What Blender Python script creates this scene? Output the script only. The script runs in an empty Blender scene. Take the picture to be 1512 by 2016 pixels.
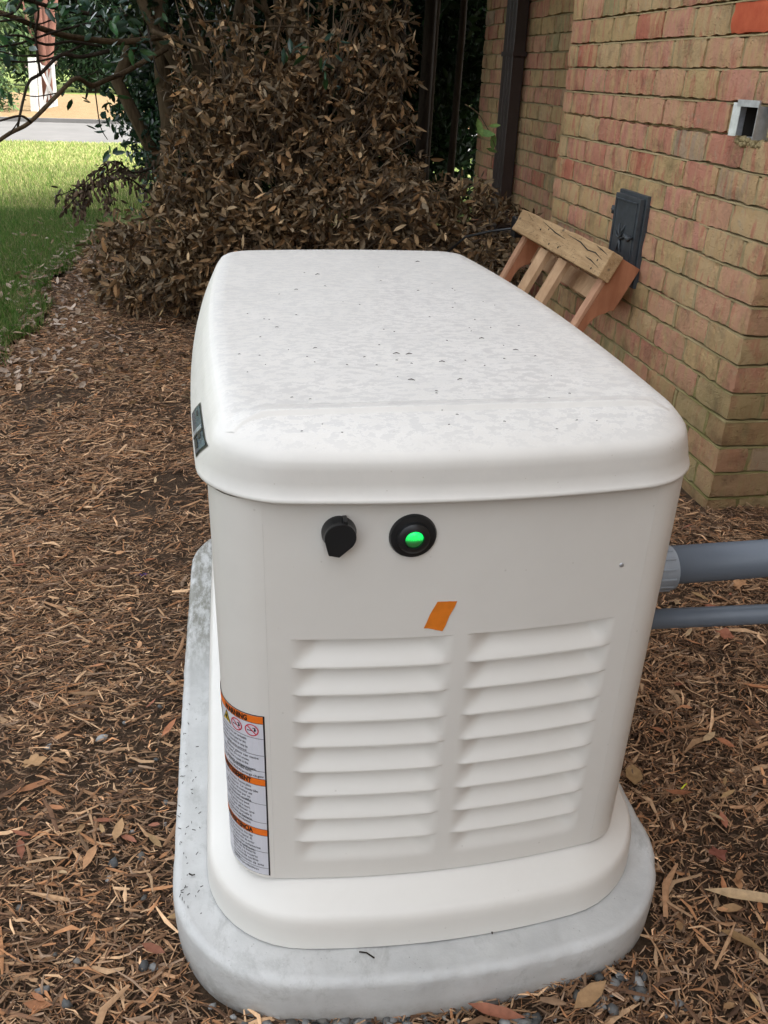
import bpy, bmesh, math, random
import numpy as np
from mathutils import Vector, Matrix, noise
random.seed(7); rng = np.random.default_rng(11)
S = bpy.context.scene; COL = S.collection

# ------------------------------------------------------------------ camera, sky, sun, exposure
CX, CY, CZ, YAW, PITCH, ROLL, F = -0.246, -0.8034, 1.1902, 10.5106, 27.0427, 2.154, 1693.8
y_, p_, r_ = map(math.radians, (YAW, PITCH, ROLL))
Fw = Vector((math.sin(y_)*math.cos(p_), math.cos(y_)*math.cos(p_), -math.sin(p_)))
R0 = Vector((math.cos(y_), -math.sin(y_), 0)); U0 = R0.cross(Fw)
Rw = R0*math.cos(r_) + U0*math.sin(r_); Uw = U0*math.cos(r_) - R0*math.sin(r_)
cam_d = bpy.data.cameras.new('camera'); cam = bpy.data.objects.new('camera', cam_d); COL.objects.link(cam)
cam.matrix_world = Matrix(((Rw.x, Uw.x, -Fw.x, CX), (Rw.y, Uw.y, -Fw.y, CY), (Rw.z, Uw.z, -Fw.z, CZ), (0, 0, 0, 1)))
cam_d.sensor_fit = 'HORIZONTAL'; cam_d.sensor_width = 36; cam_d.lens = F/1512*36; cam_d.clip_end = 2000; cam_d.clip_start = .02
S.camera = cam
W = bpy.data.worlds.new('World'); S.world = W; W.use_nodes = True
wn = W.node_tree.nodes; wl = W.node_tree.links
SUN_EL, SUN_AZ = math.radians(52), math.atan2(.93, -.36)
sky = wn.new('ShaderNodeTexSky'); sky.sky_type = 'NISHITA'; sky.sun_disc = False
sky.sun_elevation = SUN_EL; sky.sun_rotation = SUN_AZ; sky.dust_density = 3; sky.air_density = 1.0
hs = wn.new('ShaderNodeHueSaturation'); hs.inputs['Saturation'].default_value = .22
wl.new(sky.outputs[0], hs.inputs['Color']); wl.new(hs.outputs[0], wn['Background'].inputs[0])
wn['Background'].inputs[1].default_value = .13
sd = bpy.data.lights.new('sun', 'SUN'); sd.energy = 1.45; sd.angle = math.radians(10); sd.color = (1, .95, .86)
sun = bpy.data.objects.new('sun', sd); COL.objects.link(sun)
sdir = Vector((math.sin(SUN_AZ)*math.cos(SUN_EL), math.cos(SUN_AZ)*math.cos(SUN_EL), math.sin(SUN_EL)))
sun.rotation_euler = sdir.to_track_quat('Z', 'Y').to_euler()
S.view_settings.view_transform = 'Standard'; S.view_settings.look = 'None'
S.view_settings.exposure = 2.58; S.view_settings.gamma = 1
S.render.engine = 'CYCLES'
S.cycles.max_bounces = 8; S.cycles.transparent_max_bounces = 8

# ------------------------------------------------------------------ helpers
def ray(px, py):
    return Fw + Rw*((px-756)/F) - Uw*((py-1008)/F)
def at(px, py, Y):
    d = ray(px, py); t = (Y-CY)/d.y; return Vector((CX+d.x*t, Y, CZ+d.z*t))
def atx(px, py, X):
    d = ray(px, py); t = (X-CX)/d.x; return Vector((X, CY+d.y*t, CZ+d.z*t))
def atz(px, py, Z):
    d = ray(px, py); t = (Z-CZ)/d.z; return Vector((CX+d.x*t, CY+d.y*t, Z))
LOC = {}
def thing(name, label, cat, loc=(0, 0, 0), group=None):
    o = bpy.data.objects.new(name, None); COL.objects.link(o); o.location = loc; o.empty_display_size = .05
    LOC[o.name] = Vector(loc); tag(o, label, cat, group); return o
def tag(o, label, cat, group=None, kind=None):
    if label: o['label'] = label
    if cat: o['category'] = cat
    if group: o['group'] = group
    if kind: o['kind'] = kind
    return o
def link(name, me, mat, parent=None, loc=None, rot=None):
    """me is in world coordinates when loc is None; then it is shifted to its parent's frame."""
    o = bpy.data.objects.new(name, me); COL.objects.link(o)
    if mat and not me.materials: me.materials.append(mat)
    base = LOC.get(parent.name, Vector()) if parent else Vector()
    if parent: o.parent = parent
    if loc is None:
        if base.length: me.transform(Matrix.Translation(-base))
        LOC[o.name] = base
    else:
        o.location = Vector(loc)-base; LOC[o.name] = Vector(loc)
    if rot: o.rotation_euler = rot
    return o
def top(o, pt):
    """move a top-level mesh's origin to pt"""
    o.data.transform(Matrix.Translation(-Vector(pt))); o.location = pt; LOC[o.name] = Vector(pt); return o
def mesh(name, vs, fs, smooth=False):
    me = bpy.data.meshes.new(name); me.from_pydata([tuple(v) for v in vs], [], fs)
    me.update()
    if smooth: me.polygons.foreach_set('use_smooth', [True]*len(me.polygons))
    return me
def np_mesh(name, V, Fc, cols=None, smooth=False):
    """V (n,3), Fc (m,k) arrays, cols (n,3) per-vertex colours"""
    me = bpy.data.meshes.new(name); V = np.asarray(V, np.float32); Fc = np.asarray(Fc, np.int32); m, k = Fc.shape
    me.vertices.add(len(V)); me.vertices.foreach_set('co', V.ravel())
    me.loops.add(m*k); me.loops.foreach_set('vertex_index', Fc.ravel())
    me.polygons.add(m); me.polygons.foreach_set('loop_start', np.arange(m, dtype=np.int32)*k)
    me.update(calc_edges=True)
    if smooth: me.polygons.foreach_set('use_smooth', np.ones(m, bool))
    if cols is not None:
        a = me.color_attributes.new('Col', 'FLOAT_COLOR', 'POINT')
        c = np.ones((len(V), 4), np.float32); c[:, :3] = cols; a.data.foreach_set('color', c.ravel())
    return me
class MB:
    def __init__(s): s.v = []; s.f = []
    def add(s, vs, fs):
        n = len(s.v); s.v += [Vector(v) for v in vs]; s.f += [tuple(i+n for i in f) for f in fs]
    def box(s, a, b, M=None):
        (x0, y0, z0), (x1, y1, z1) = a, b
        vs = [Vector((x, y, z)) for x in (x0, x1) for y in (y0, y1) for z in (z0, z1)]
        if M: vs = [M @ v for v in vs]
        s.add(vs, [(0, 1, 3, 2), (4, 6, 7, 5), (0, 4, 5, 1), (2, 3, 7, 6), (0, 2, 6, 4), (1, 5, 7, 3)])
    def tube(s, pts, rad, n=8, cap=True):
        pts = [Vector(p) for p in pts]; rad = rad if isinstance(rad, (list, tuple)) else [rad]*len(pts)
        rings = []; up = None
        for i, p in enumerate(pts):
            d = (pts[min(i+1, len(pts)-1)] - pts[max(i-1, 0)]).normalized()
            if up is None: up = d.orthogonal().normalized()
            up = (up - d*up.dot(d)).normalized(); w = d.cross(up)
            rings.append([p + (up*math.cos(2*math.pi*k/n) + w*math.sin(2*math.pi*k/n))*rad[i] for k in range(n)])
        vs = [v for r in rings for v in r]; fs = []
        for i in range(len(rings)-1):
            for k in range(n): fs.append((i*n+k, i*n+(k+1) % n, (i+1)*n+(k+1) % n, (i+1)*n+k))
        if cap: fs += [tuple(range(n))[::-1], tuple((len(rings)-1)*n+k for k in range(n))]
        s.add(vs, fs)
    def loft(s, rings, close_top=False, close_bot=False):
        n = len(rings[0]); vs = [v for r in rings for v in r]; fs = []
        for i in range(len(rings)-1):
            for k in range(n): fs.append((i*n+k, i*n+(k+1) % n, (i+1)*n+(k+1) % n, (i+1)*n+k))
        if close_bot: fs.append(tuple(range(n))[::-1])
        if close_top: fs.append(tuple((len(rings)-1)*n+k for k in range(n)))
        s.add(vs, fs)
    def prism(s, poly, ext):
        """poly: list of world points (planar), ext: extrusion vector"""
        n = len(poly); vs = [Vector(p) for p in poly] + [Vector(p)+Vector(ext) for p in poly]
        s.add(vs, [tuple(range(n))[::-1], tuple(range(n, 2*n))] + [(k, (k+1) % n, n+(k+1) % n, n+k) for k in range(n)])
    def me(s, name, smooth=False, bevel=0, seg=2):
        me = mesh(name, s.v, s.f, False)
        bm = bmesh.new(); bm.from_mesh(me); bmesh.ops.recalc_face_normals(bm, faces=bm.faces)
        if bevel:
            ed = [e for e in bm.edges if len(e.link_faces) == 2 and e.calc_face_angle(0) > .6]
            bmesh.ops.bevel(bm, geom=ed, offset=bevel, segments=seg, affect='EDGES', profile=.5)
        bm.to_mesh(me); bm.free()
        if smooth: me.polygons.foreach_set('use_smooth', [True]*len(me.polygons))
        return me
def auto(me, ang=40):
    me.polygons.foreach_set('use_smooth', [True]*len(me.polygons)); me.set_sharp_from_angle(angle=math.radians(ang)); return me

# ------------------------------------------------------------------ materials
class Mat:
    def __init__(s, name, rough=.6, spec=.5, metal=0):
        s.m = bpy.data.materials.new(name); s.m.use_nodes = True; s.n = s.m.node_tree.nodes; s.l = s.m.node_tree.links
        s.b = s.n['Principled BSDF']; s.b.inputs['Roughness'].default_value = rough
        s.b.inputs['Specular IOR Level'].default_value = spec; s.b.inputs['Metallic'].default_value = metal
        s.tc = None
    def co(s, kind='Object', scale=(1, 1, 1), rot=(0, 0, 0)):
        if kind == 'World':
            g = s.n.new('ShaderNodeNewGeometry'); o = g.outputs['Position']
        else: o = s.n.new('ShaderNodeTexCoord').outputs[kind]
        m = s.n.new('ShaderNodeMapping'); m.inputs['Scale'].default_value = scale; m.inputs['Rotation'].default_value = rot
        s.l.new(o, m.inputs[0]); return m.outputs[0]
    def noise(s, co, scale=5, detail=5, rough=.6, dist=0):
        t = s.n.new('ShaderNodeTexNoise'); t.inputs['Scale'].default_value = scale; t.inputs['Detail'].default_value = detail
        t.inputs['Roughness'].default_value = rough; t.inputs['Distortion'].default_value = dist; s.l.new(co, t.inputs['Vector'])
        return t.outputs['Fac']
    def voro(s, co, scale=5, feat='F1'):
        t = s.n.new('ShaderNodeTexVoronoi'); t.feature = feat; t.inputs['Scale'].default_value = scale; s.l.new(co, t.inputs['Vector'])
        return t.outputs['Distance']
    def ramp(s, fac, stops, interp='LINEAR'):
        r = s.n.new('ShaderNodeValToRGB'); r.color_ramp.interpolation = interp; e = r.color_ramp.elements
        while len(e) < len(stops): e.new(.5)
        for i, (p, c) in enumerate(stops):
            e[i].position = p; e[i].color = (*c, 1) if isinstance(c, (tuple, list)) else (c, c, c, 1)
        s.l.new(fac, r.inputs[0]); return r.outputs[0]
    def mix(s, fac, a, b, mode='MIX'):
        m = s.n.new('ShaderNodeMix'); m.data_type = 'RGBA'; m.blend_type = mode
        for sock, v in ((m.inputs[0], fac), (m.inputs[6], a), (m.inputs[7], b)):
            if isinstance(v, (int, float)): sock.default_value = v if sock == m.inputs[0] else (v, v, v, 1)
            elif isinstance(v, tuple): sock.default_value = (*v, 1)
            else: s.l.new(v, sock)
        return m.outputs[2]
    def math(s, op, a, b=0., clamp=False):
        m = s.n.new('ShaderNodeMath'); m.operation = op; m.use_clamp = clamp
        for i, v in enumerate((a, b)):
            if isinstance(v, (int, float)): m.inputs[i].default_value = v
            else: s.l.new(v, m.inputs[i])
        return m.outputs[0]
    def base(s, c):
        if isinstance(c, tuple): s.b.inputs['Base Color'].default_value = (*c, 1)
        else: s.l.new(c, s.b.inputs['Base Color'])
        return s
    def rough(s, c): s.l.new(c, s.b.inputs['Roughness']); return s
    def bump(s, h, strength=.3, dist=.01):
        b = s.n.new('ShaderNodeBump'); b.inputs['Strength'].default_value = strength; b.inputs['Distance'].default_value = dist
        s.l.new(h, b.inputs['Height']); s.l.new(b.outputs[0], s.b.inputs['Normal']); return s
    def attr(s, name='Col'):
        a = s.n.new('ShaderNodeAttribute'); a.attribute_name = name; return a.outputs['Color']
    def rnd(s): return s.n.new('ShaderNodeObjectInfo').outputs['Random']
    def translucent(s, col, f=.3):
        t = s.n.new('ShaderNodeBsdfTranslucent')
        if isinstance(col, tuple): t.inputs[0].default_value = (*col, 1)
        else: s.l.new(col, t.inputs[0])
        m = s.n.new('ShaderNodeMixShader'); m.inputs[0].default_value = f
        s.l.new(s.b.outputs[0], m.inputs[1]); s.l.new(t.outputs[0], m.inputs[2]); s.l.new(m.outputs[0], s.n['Material Output'].inputs[0]); return s
def simple(name, col, rough=.6, spec=.5, metal=0, nz=.12, sc=20, bump=0):
    M = Mat(name, rough, spec, metal); c = M.co('Object'); f = M.noise(c, sc, 4)
    d = tuple(x*(1-nz) for x in col); u = tuple(min(1, x*(1+nz)) for x in col)
    M.base(M.ramp(f, [(.3, d), (.7, u)]))
    if bump: M.bump(f, bump, .003)
    return M.m

def paint(name, dirt=.0, blot=0):
    M = Mat(name, .42, .45); c = M.co('World')
    n1 = M.noise(c, 6, 4); n2 = M.noise(c, 60, 3)
    col = M.ramp(n1, [(.3, (.69, .672, .625)), (.7, (.725, .708, .66))])
    if blot:      # dried rain film: ragged patches with paler rims, stretched across the lid
        cs = M.co('World', (1, 1.5, 1)); d = M.noise(cs, 62, 9, .74, .05)
        rim = M.ramp(d, [(.485, 0.), (.515, 1.), (.54, .1), (.59, .0), (.62, .8), (.64, 0.)])
        gn = M.n.new('ShaderNodeNewGeometry'); sn = M.n.new('ShaderNodeSeparateXYZ'); M.l.new(gn.outputs['Normal'], sn.inputs[0]); upm = M.ramp(sn.outputs[2], [(.8, 0.), (.97, 1.)])
        patch = M.math('MULTIPLY', M.ramp(d, [(.46, 1.), (.51, 0.)]), upm); rim = M.math('MULTIPLY', rim, upm)
        col = M.mix(M.math('MULTIPLY', patch, .62), col, (.575, .57, .55))
        col = M.mix(M.math('MULTIPLY', rim, .55), col, (.82, .815, .79))
        big = M.ramp(M.noise(M.co('World', (1, 1.6, 1)), 13, 6, .7), [(.35, 0.), (.65, 1.)])
        col = M.mix(M.math('MULTIPLY', big, .3), col, (.57, .565, .54))
        M.rough(M.ramp(d, [(.4, .28), (.5, .5), (.62, .34)]))
        speck = M.ramp(M.voro(M.co('World', (1, 1, 1)), 70), [(.035, 1.), (.06, 0.)])
        col = M.mix(M.math('MULTIPLY', speck, .35), col, (.33, .28, .2))
    if dirt and not blot:
        g = M.ramp(M.noise(c, 3.1, 6, .7), [(.5, 0.), (.75, 1.)]); col = M.mix(M.math('MULTIPLY', g, dirt), col, (.5, .48, .42))
        sp = M.ramp(M.voro(c, 34), [(.03, 1.), (.055, 0.)]); col = M.mix(M.math('MULTIPLY', sp, .3), col, (.35, .33, .27))
    M.base(col); M.bump(M.noise(c, 900, 2), .05, .001); return M.m
m_panel = paint('beige_panel_paint', .12); m_lid = paint('beige_lid_paint', .1, 1); m_skirt = paint('beige_skirt_paint', .22)
def concrete():
    M = Mat('pad_concrete', .62, .4); c = M.co('World')
    a = M.noise(c, 9, 7, .65, .1); col = M.ramp(a, [(.3, (.44, .445, .435)), (.5, (.52, .525, .51)), (.7, (.59, .595, .58))])
    st = M.ramp(M.noise(M.co('World', (1, .6, 1)), 9, 9, .8, .2), [(.53, 0.), (.62, 1.)])
    col = M.mix(M.math('MULTIPLY', st, .38), col, (.25, .255, .235))
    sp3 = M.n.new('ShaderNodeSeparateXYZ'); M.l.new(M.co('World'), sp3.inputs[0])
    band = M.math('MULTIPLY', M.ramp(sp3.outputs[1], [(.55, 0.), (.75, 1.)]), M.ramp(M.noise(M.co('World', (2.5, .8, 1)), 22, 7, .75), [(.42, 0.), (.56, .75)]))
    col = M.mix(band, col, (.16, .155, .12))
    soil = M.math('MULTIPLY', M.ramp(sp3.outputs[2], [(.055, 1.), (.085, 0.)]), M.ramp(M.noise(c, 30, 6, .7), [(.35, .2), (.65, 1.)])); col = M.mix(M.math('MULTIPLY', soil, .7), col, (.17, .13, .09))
    pit = M.ramp(M.voro(c, 120), [(.06, 1.), (.14, 0.)]); pitm = M.math('MULTIPLY', pit, M.ramp(M.noise(c, 30, 2), [(.55, 0.), (.62, 1.)]))
    col = M.mix(M.math('MULTIPLY', pitm, .55), col, (.2, .2, .19))
    M.base(col); h = M.math('SUBTRACT', M.noise(c, 45, 6, .7), M.math('MULTIPLY', pitm, .6)); M.bump(h, .35, .004)
    M.rough(M.ramp(a, [(.3, .45), (.7, .75)])); return M.m
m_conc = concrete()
m_black = simple('black_plastic', (.012, .013, .014), .38, .5); m_blackm = simple('black_iron', (.04, .048, .055), .5, .5, 0, .3, 30, .3)
m_pvc = simple('grey_conduit', (.128, .15, .178), .4, .45, 0, .08, 12); m_pvc2 = simple('pale_grey_fitting', (.24, .27, .3), .45)
m_alu = simple('bent_aluminium', (.55, .57, .6), .35, .5, .7, .2, 40); m_dark = simple('dark_inside', (.02, .017, .014), .9)
m_spout = simple('brown_downspout_paint', (.035, .022, .018), .45, .5, 0, .2, 8)
m_tape = simple('orange_tape', (.72, .2, .015), .55, .4, 0, .1, 60, .4)
m_white = simple('white_board_paint', (.42, .42, .41), .6)
def brick_mat():
    M = Mat('handmade_brick', .88, .2); r = M.rnd(); c = M.co('Object'); w = M.co('World')
    tone = M.ramp(r, [(0, (.55, .25, .17)), (.2, (.60, .33, .21)), (.38, (.57, .40, .22)), (.55, (.52, .37, .185)), (.70, (.60, .29, .205)), (.84, (.38, .32, .165)), (.90, (.50, .18, .115)), (.95, (.44, .32, .22))], 'CONSTANT')
    comb = M.n.new('ShaderNodeCombineXYZ')
    for i in range(3): M.l.new(M.math('MULTIPLY', r, 37.+i*11), comb.inputs[i])
    va = M.n.new('ShaderNodeVectorMath'); va.operation = 'ADD'; M.l.new(c, va.inputs[0]); M.l.new(comb.outputs[0], va.inputs[1]); off = va.outputs[0]
    mp = M.n.new('ShaderNodeMapping'); mp.inputs['Scale'].default_value = (1, 1.6, .35); M.l.new(off, mp.inputs[0])
    st = M.noise(mp.outputs[0], 14, 6, .65, .6)
    col = M.mix(M.ramp(st, [(.46, 0.), (.6, .85)]), tone, (.58, .39, .2))
    st2 = M.noise(mp.outputs[0], 22, 5, .6, .3); col = M.mix(M.ramp(st2, [(.54, 0.), (.64, .7)]), col, (.52, .19, .13))
    lime = M.ramp(M.noise(off, 26, 6, .7), [(.58, 0.), (.72, .6)]); col = M.mix(lime, col, (.48, .40, .28))
    # olive algae stain low on the wall and towards the near corner
    sep = M.n.new('ShaderNodeSeparateXYZ'); M.l.new(w, sep.inputs[0])
    g = M.math('ADD', M.math('MULTIPLY', sep.outputs[2], -1.05), M.math('MULTIPLY', sep.outputs[1], -.38)); g = M.math('ADD', g, M.math('MULTIPLY', M.noise(w, 3.2, 5, .65), 1.3))
    gm = M.math('MULTIPLY', M.ramp(M.math('ADD', g, 1.25), [(.56, 0.), (1.05, .75)]), M.ramp(M.math('FRACT', M.math('MULTIPLY', r, 7.3)), [(.1, .35), (.8, 1.)])); col = M.mix(gm, col, (.31, .245, .115))
    dk = M.ramp(M.noise(off, 9, 6, .7), [(.28, .55), (.5, 1.)]); col = M.mix(1., col, dk, 'MULTIPLY')
    M.base(col)
    vor = M.ramp(M.voro(off, 85), [(.0, 0.), (.3, 1.)]); pm = M.mix(M.ramp(M.noise(off, 16, 3), [(.45, 1.), (.6, 0.)]), vor, 1.)
    h = M.math('ADD', M.noise(off, 38, 8, .75, .5), M.math('MULTIPLY', pm, .45)); M.bump(h, 1., .011); return M.m
m_brick = brick_mat()
M = Mat('new_red_brick', .85, .2); M.base(M.ramp(M.noise(M.co('Object'), 25, 5), [(.3, (.44, .085, .04)), (.7, (.55, .13, .06))])); M.bump(M.noise(M.co('Object'), 60, 6), .5, .004); m_redbrick = M.m
def mortar():
    M = Mat('sandy_mortar', .95, .1); w = M.co('World'); a = M.noise(w, 9, 6, .7)
    col = M.ramp(a, [(.3, (.30, .235, .12)), (.7, (.44, .35, .2))])
    sep = M.n.new('ShaderNodeSeparateXYZ'); M.l.new(w, sep.inputs[0])
    gm = M.ramp(M.math('SUBTRACT', M.math('ADD', M.noise(w, 5, 4), .25), M.math('MULTIPLY', sep.outputs[2], .7)), [(.3, 0.), (.7, .8)])
    M.base(M.mix(gm, col, (.19, .18, .06))); M.bump(M.noise(w, 90, 6, .7), .8, .006); return M.m
m_mortar = mortar()
def far_brick():
    M = Mat('brickwork', .9, .2); t = M.n.new('ShaderNodeTexBrick'); w = M.co('World', (1, 1, 1)); sp = M.n.new('ShaderNodeSeparateXYZ'); M.l.new(w, sp.inputs[0])
    cb = M.n.new('ShaderNodeCombineXYZ'); M.l.new(M.math('ADD', sp.outputs[0], sp.outputs[1]), cb.inputs[0]); M.l.new(sp.outputs[2], cb.inputs[1])
    M.l.new(cb.outputs[0], t.inputs['Vector']); t.inputs['Scale'].default_value = 1; t.inputs['Brick Width'].default_value = .2125; t.inputs['Row Height'].default_value = .0851
    t.inputs['Mortar Size'].default_value = .006; t.inputs['Color1'].default_value = (.36, .17, .1, 1); t.inputs['Color2'].default_value = (.3, .2, .1, 1); t.inputs['Mortar'].default_value = (.32, .26, .15, 1)
    M.base(M.mix(.5, t.outputs[0], M.mix(M.noise(w, 7, 5), t.outputs[0], (.3, .2, .11)))); M.bump(t.outputs['Fac'], -.6, .01); return M.m
m_farbrick = far_brick()
def wood(name, c1, c2, axis, scale=9, bump=.25, crack=False):
    M = Mat(name, .7, .3); sc = [1, 1, 1]; sc[axis] = .08; c = M.co('World', tuple(sc)); a = M.noise(c, scale*9, 6, .6, 1.2); b = M.noise(M.co('World'), 9, 4)
    col = M.ramp(a, [(.3, c1), (.7, c2)]); col = M.mix(M.ramp(b, [(.4, 0.), (.7, .35)]), col, tuple(x*.65 for x in c1))
    if crack:
        cr = M.ramp(M.noise(M.co('World', (3.2, .55, 3.2)), 11, 3, .5, 1.8), [(.488, 0.), (.499, 1.), (.51, 0.)]); col = M.mix(M.math('MULTIPLY', cr, .8), col, (.06, .035, .02))
        kn = M.ramp(M.voro(M.co('World', (1, .5, 1)), 15), [(.05, 1.), (.12, 0.)]); col = M.mix(M.math('MULTIPLY', kn, .75), col, (.07, .055, .045))
    M.base(col); M.bump(a, bump, .003); return M.m
m_pine = wood('weathered_pine', (.38, .235, .115), (.56, .385, .21), 1, 5, .4, True); m_cedar = wood('red_cedar_board', (.33, .125, .06), (.46, .2, .105), 2, 3)
m_cedar2 = wood('pale_cedar_edge', (.45, .235, .14), (.58, .34, .21), 2, 3); m_slat = wood('tan_slat_wood', (.42, .25, .135), (.56, .37, .22), 2, 3)
def leafmat(name, rough=.5, tr=.3, spec=.4):
    M = Mat(name, rough, spec); c = M.attr(); n = M.noise(M.co('World'), 90, 3)
    cc = M.mix(1., c, M.ramp(n, [(.3, .75), (.7, 1.15)]), 'MULTIPLY'); M.base(cc)
    if tr: M.translucent(cc, tr)
    return M.m
m_dead = leafmat('dead_leaf', .6, .08, .2); m_green = leafmat('glossy_green_leaf', .28, .15, .5); m_far = leafmat('far_foliage', .7, .25, .2)
m_chip = leafmat('shredded_bark', .85, 0, .2); m_grass = leafmat('grass_blade', .6, .35, .2); m_stone = leafmat('grey_stone', .7, 0, .4)
M = Mat('soil', .95, .1); c = M.co('World'); M.base(M.ramp(M.noise(c, 22, 8, .7), [(.3, (.045, .03, .02)), (.6, (.10, .066, .042)), (.8, (.15, .10, .065))])); M.bump(M.noise(c, 60, 8, .7), 1, .02); m_soil = M.m
M = Mat('lawn', .95, .1); c = M.co('World'); M.base(M.ramp(M.noise(c, 3, 8, .7), [(.3, (.04, .075, .018)), (.5, (.13, .17, .045)), (.7, (.26, .25, .10))])); M.bump(M.noise(c, 60, 6, .7), 1, .03); m_lawn = M.m
M = Mat('driveway_concrete', .9, .2); c = M.co('World'); M.base(M.ramp(M.noise(c, 1.2, 8, .75), [(.3, (.10, .097, .093)), (.7, (.135, .13, .125))])); m_drive = M.m
M = Mat('pine_straw', .95, .1); c = M.co('World', (1, 3, 1)); M.base(M.ramp(M.noise(c, 5, 8, .75), [(.3, (.14, .085, .045)), (.55, (.25, .175, .095)), (.75, (.33, .25, .15))])); M.bump(M.noise(c, 30, 6), .8, .04); m_straw = M.m
def barkmat(name, c1, c2):
    M = Mat(name, .9, .15); c = M.co('World', (1, 1, .18)); a = M.noise(c, 34, 7, .7, .8); M.base(M.ramp(a, [(.3, c1), (.7, c2)])); M.bump(a, .8, .01); return M.m
m_bark = barkmat('brown_bark', (.035, .024, .013), (.12, .085, .05)); m_barkd = barkmat('dark_bark', (.016, .012, .009), (.045, .034, .024)); m_barkr = barkmat('reddish_bark', (.11, .05, .038), (.2, .10, .075))

# ------------------------------------------------------------------ ground surface
def hgt(x, y):
    x = np.asarray(x, float); y = np.asarray(y, float)
    dx = np.maximum(np.abs(x)-.36, 0); dy = np.maximum(np.maximum(-.06-y, y-1.25), 0)
    d = np.sqrt(dx*dx+dy*dy); h = .052*np.exp(-(d/.55)**2)
    n = .007*np.sin(7.1*x+3.3*y)*np.cos(5.7*y-2*x) + .005*np.sin(17*x-9*y+1)*np.sin(13*y+4*x) + .003*np.sin(37*x+5*y)*np.cos(31*y-11*x)
    return h + n*np.clip((8-np.abs(y))/6, 0, 1)
def edge_x(y):   # where mulch meets lawn
    return -1.27 + .05*np.sin(y*2.3) + .035*np.sin(y*5.1+1) + .02*np.sin(y*13) - .05*np.clip(3.5-y, 0, 5)
xs = np.concatenate([[-900, -200, -60, -20, -10], np.arange(-5, -2, .25), np.arange(-2, 2.4, .04), [3, 5, 9, 20, 60, 200, 900]])
ys = np.concatenate([[-200, -40, -10, -4], np.arange(-2, 6, .05), np.arange(6, 14, .5), [16, 20, 30, 60, 150, 400, 1500]])
XX, YY = np.meshgrid(xs, ys); V = np.stack([XX, YY, hgt(XX, YY)-.004], -1).reshape(-1, 3)
nx, ny = len(xs), len(ys); I = np.arange(nx*ny).reshape(ny, nx)
Fq = np.stack([I[:-1, :-1], I[:-1, 1:], I[1:, 1:], I[1:, :-1]], -1).reshape(-1, 4)
g = link('ground', np_mesh('ground', V, Fq, None, True), m_soil); tag(g, None, None, kind='structure')
def sheet(name, rows, mat, z):
    """rows: list of (y, x0, x1)"""
    vs = []; fs = []
    n = 24
    for y, a, b in rows:
        for k in range(n+1):
            x = a+(b-a)*k/n; vs.append((x, y, z))
    for i in range(len(rows)-1):
        for k in range(n): a = i*(n+1)+k; fs.append((a, a+1, a+n+2, a+n+1))
    o = link(name, mesh(name, vs, fs, True), mat); tag(o, None, None, kind='structure'); return o
ly = list(np.arange(.5, 6.8, .15))
sheet('lawn', [(y, -14, float(edge_x(y))) for y in ly] + [(6.9, -14, 3), (10, -14, 8), (14.7, -16, 8)], m_lawn, .022)
sheet('driveway', [(14.45, -30, 30), (17, -30, 30), (20.1, -30, 30)], m_drive, .012)
k = MB(); k.box((-30, 20.1, -.05), (30, 20.25, .09)); o = link('kerb', k.me('kerb'), m_drive); tag(o, None, None, kind='structure')
sheet('pine_straw_bed', [(20.25, -30, 30), (26, -30, 30), (38, -30, 30)], m_straw, .03)
sheet('far_lawn', [(38, -60, 60), (60, -60, 60), (150, -60, 60)], m_lawn, .02)

# ------------------------------------------------------------------ leaf / chip generators
def frames(n, pitch_mu=0, pitch_sd=.6, az=None):
    """random axis directions (n,3), normals"""
    az = rng.uniform(0, 2*np.pi, n) if az is None else az
    el = rng.normal(pitch_mu, pitch_sd, n)
    d = np.stack([np.cos(az)*np.cos(el), np.sin(az)*np.cos(el), np.sin(el)], -1)
    r = rng.normal(0, 1, (n, 3)); r[:, 2] += 1.2; r -= d*np.sum(r*d, -1, keepdims=True); r /= np.linalg.norm(r, axis=-1, keepdims=True)
    return d, r
LT = np.array([[0, 0, 0], [.3, .42, .0], [.3, 0, -.18], [.3, -.42, .0], [.68, .4, .02], [.68, 0, -.17], [.68, -.4, .02], [1, 0, .06]])
LF = np.array([[0, 1, 2], [0, 2, 3], [1, 4, 5], [1, 5, 2], [2, 5, 6], [2, 6, 3], [4, 7, 5], [5, 7, 6]])[:, ::-1]
def leaf_arrays(P, D, N, L, Wd, colr, curl=.25, jit=.12):
    n = len(P); B = np.cross(N, D); T = LT
    u = T[None, :, 0]*L[:, None]; w = T[None, :, 1]*Wd[:, None]*(1+rng.uniform(-jit, jit, (n, 8))); h = T[None, :, 2]*Wd[:, None]*rng.uniform(.3, 1.8, (n, 1))
    h = h - (curl*rng.uniform(-.6, 1.6, (n, 1)))*(T[None, :, 0]**2)*L[:, None]
    V = P[:, None, :] + u[..., None]*D[:, None, :] + w[..., None]*B[:, None, :] + h[..., None]*N[:, None, :]
    Fx = (np.arange(n)*8)[:, None, None] + LF[None]
    return V.reshape(-1, 3), Fx.reshape(-1, 3), np.repeat(colr, 8, 0)
def pick(pal, n, sd=.18):
    pal = np.array(pal, float); c = pal[rng.integers(0, len(pal), n)]*np.exp(rng.normal(0, sd, (n, 1))); return np.clip(c, 0, .9)
LEAFC = {}
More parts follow.
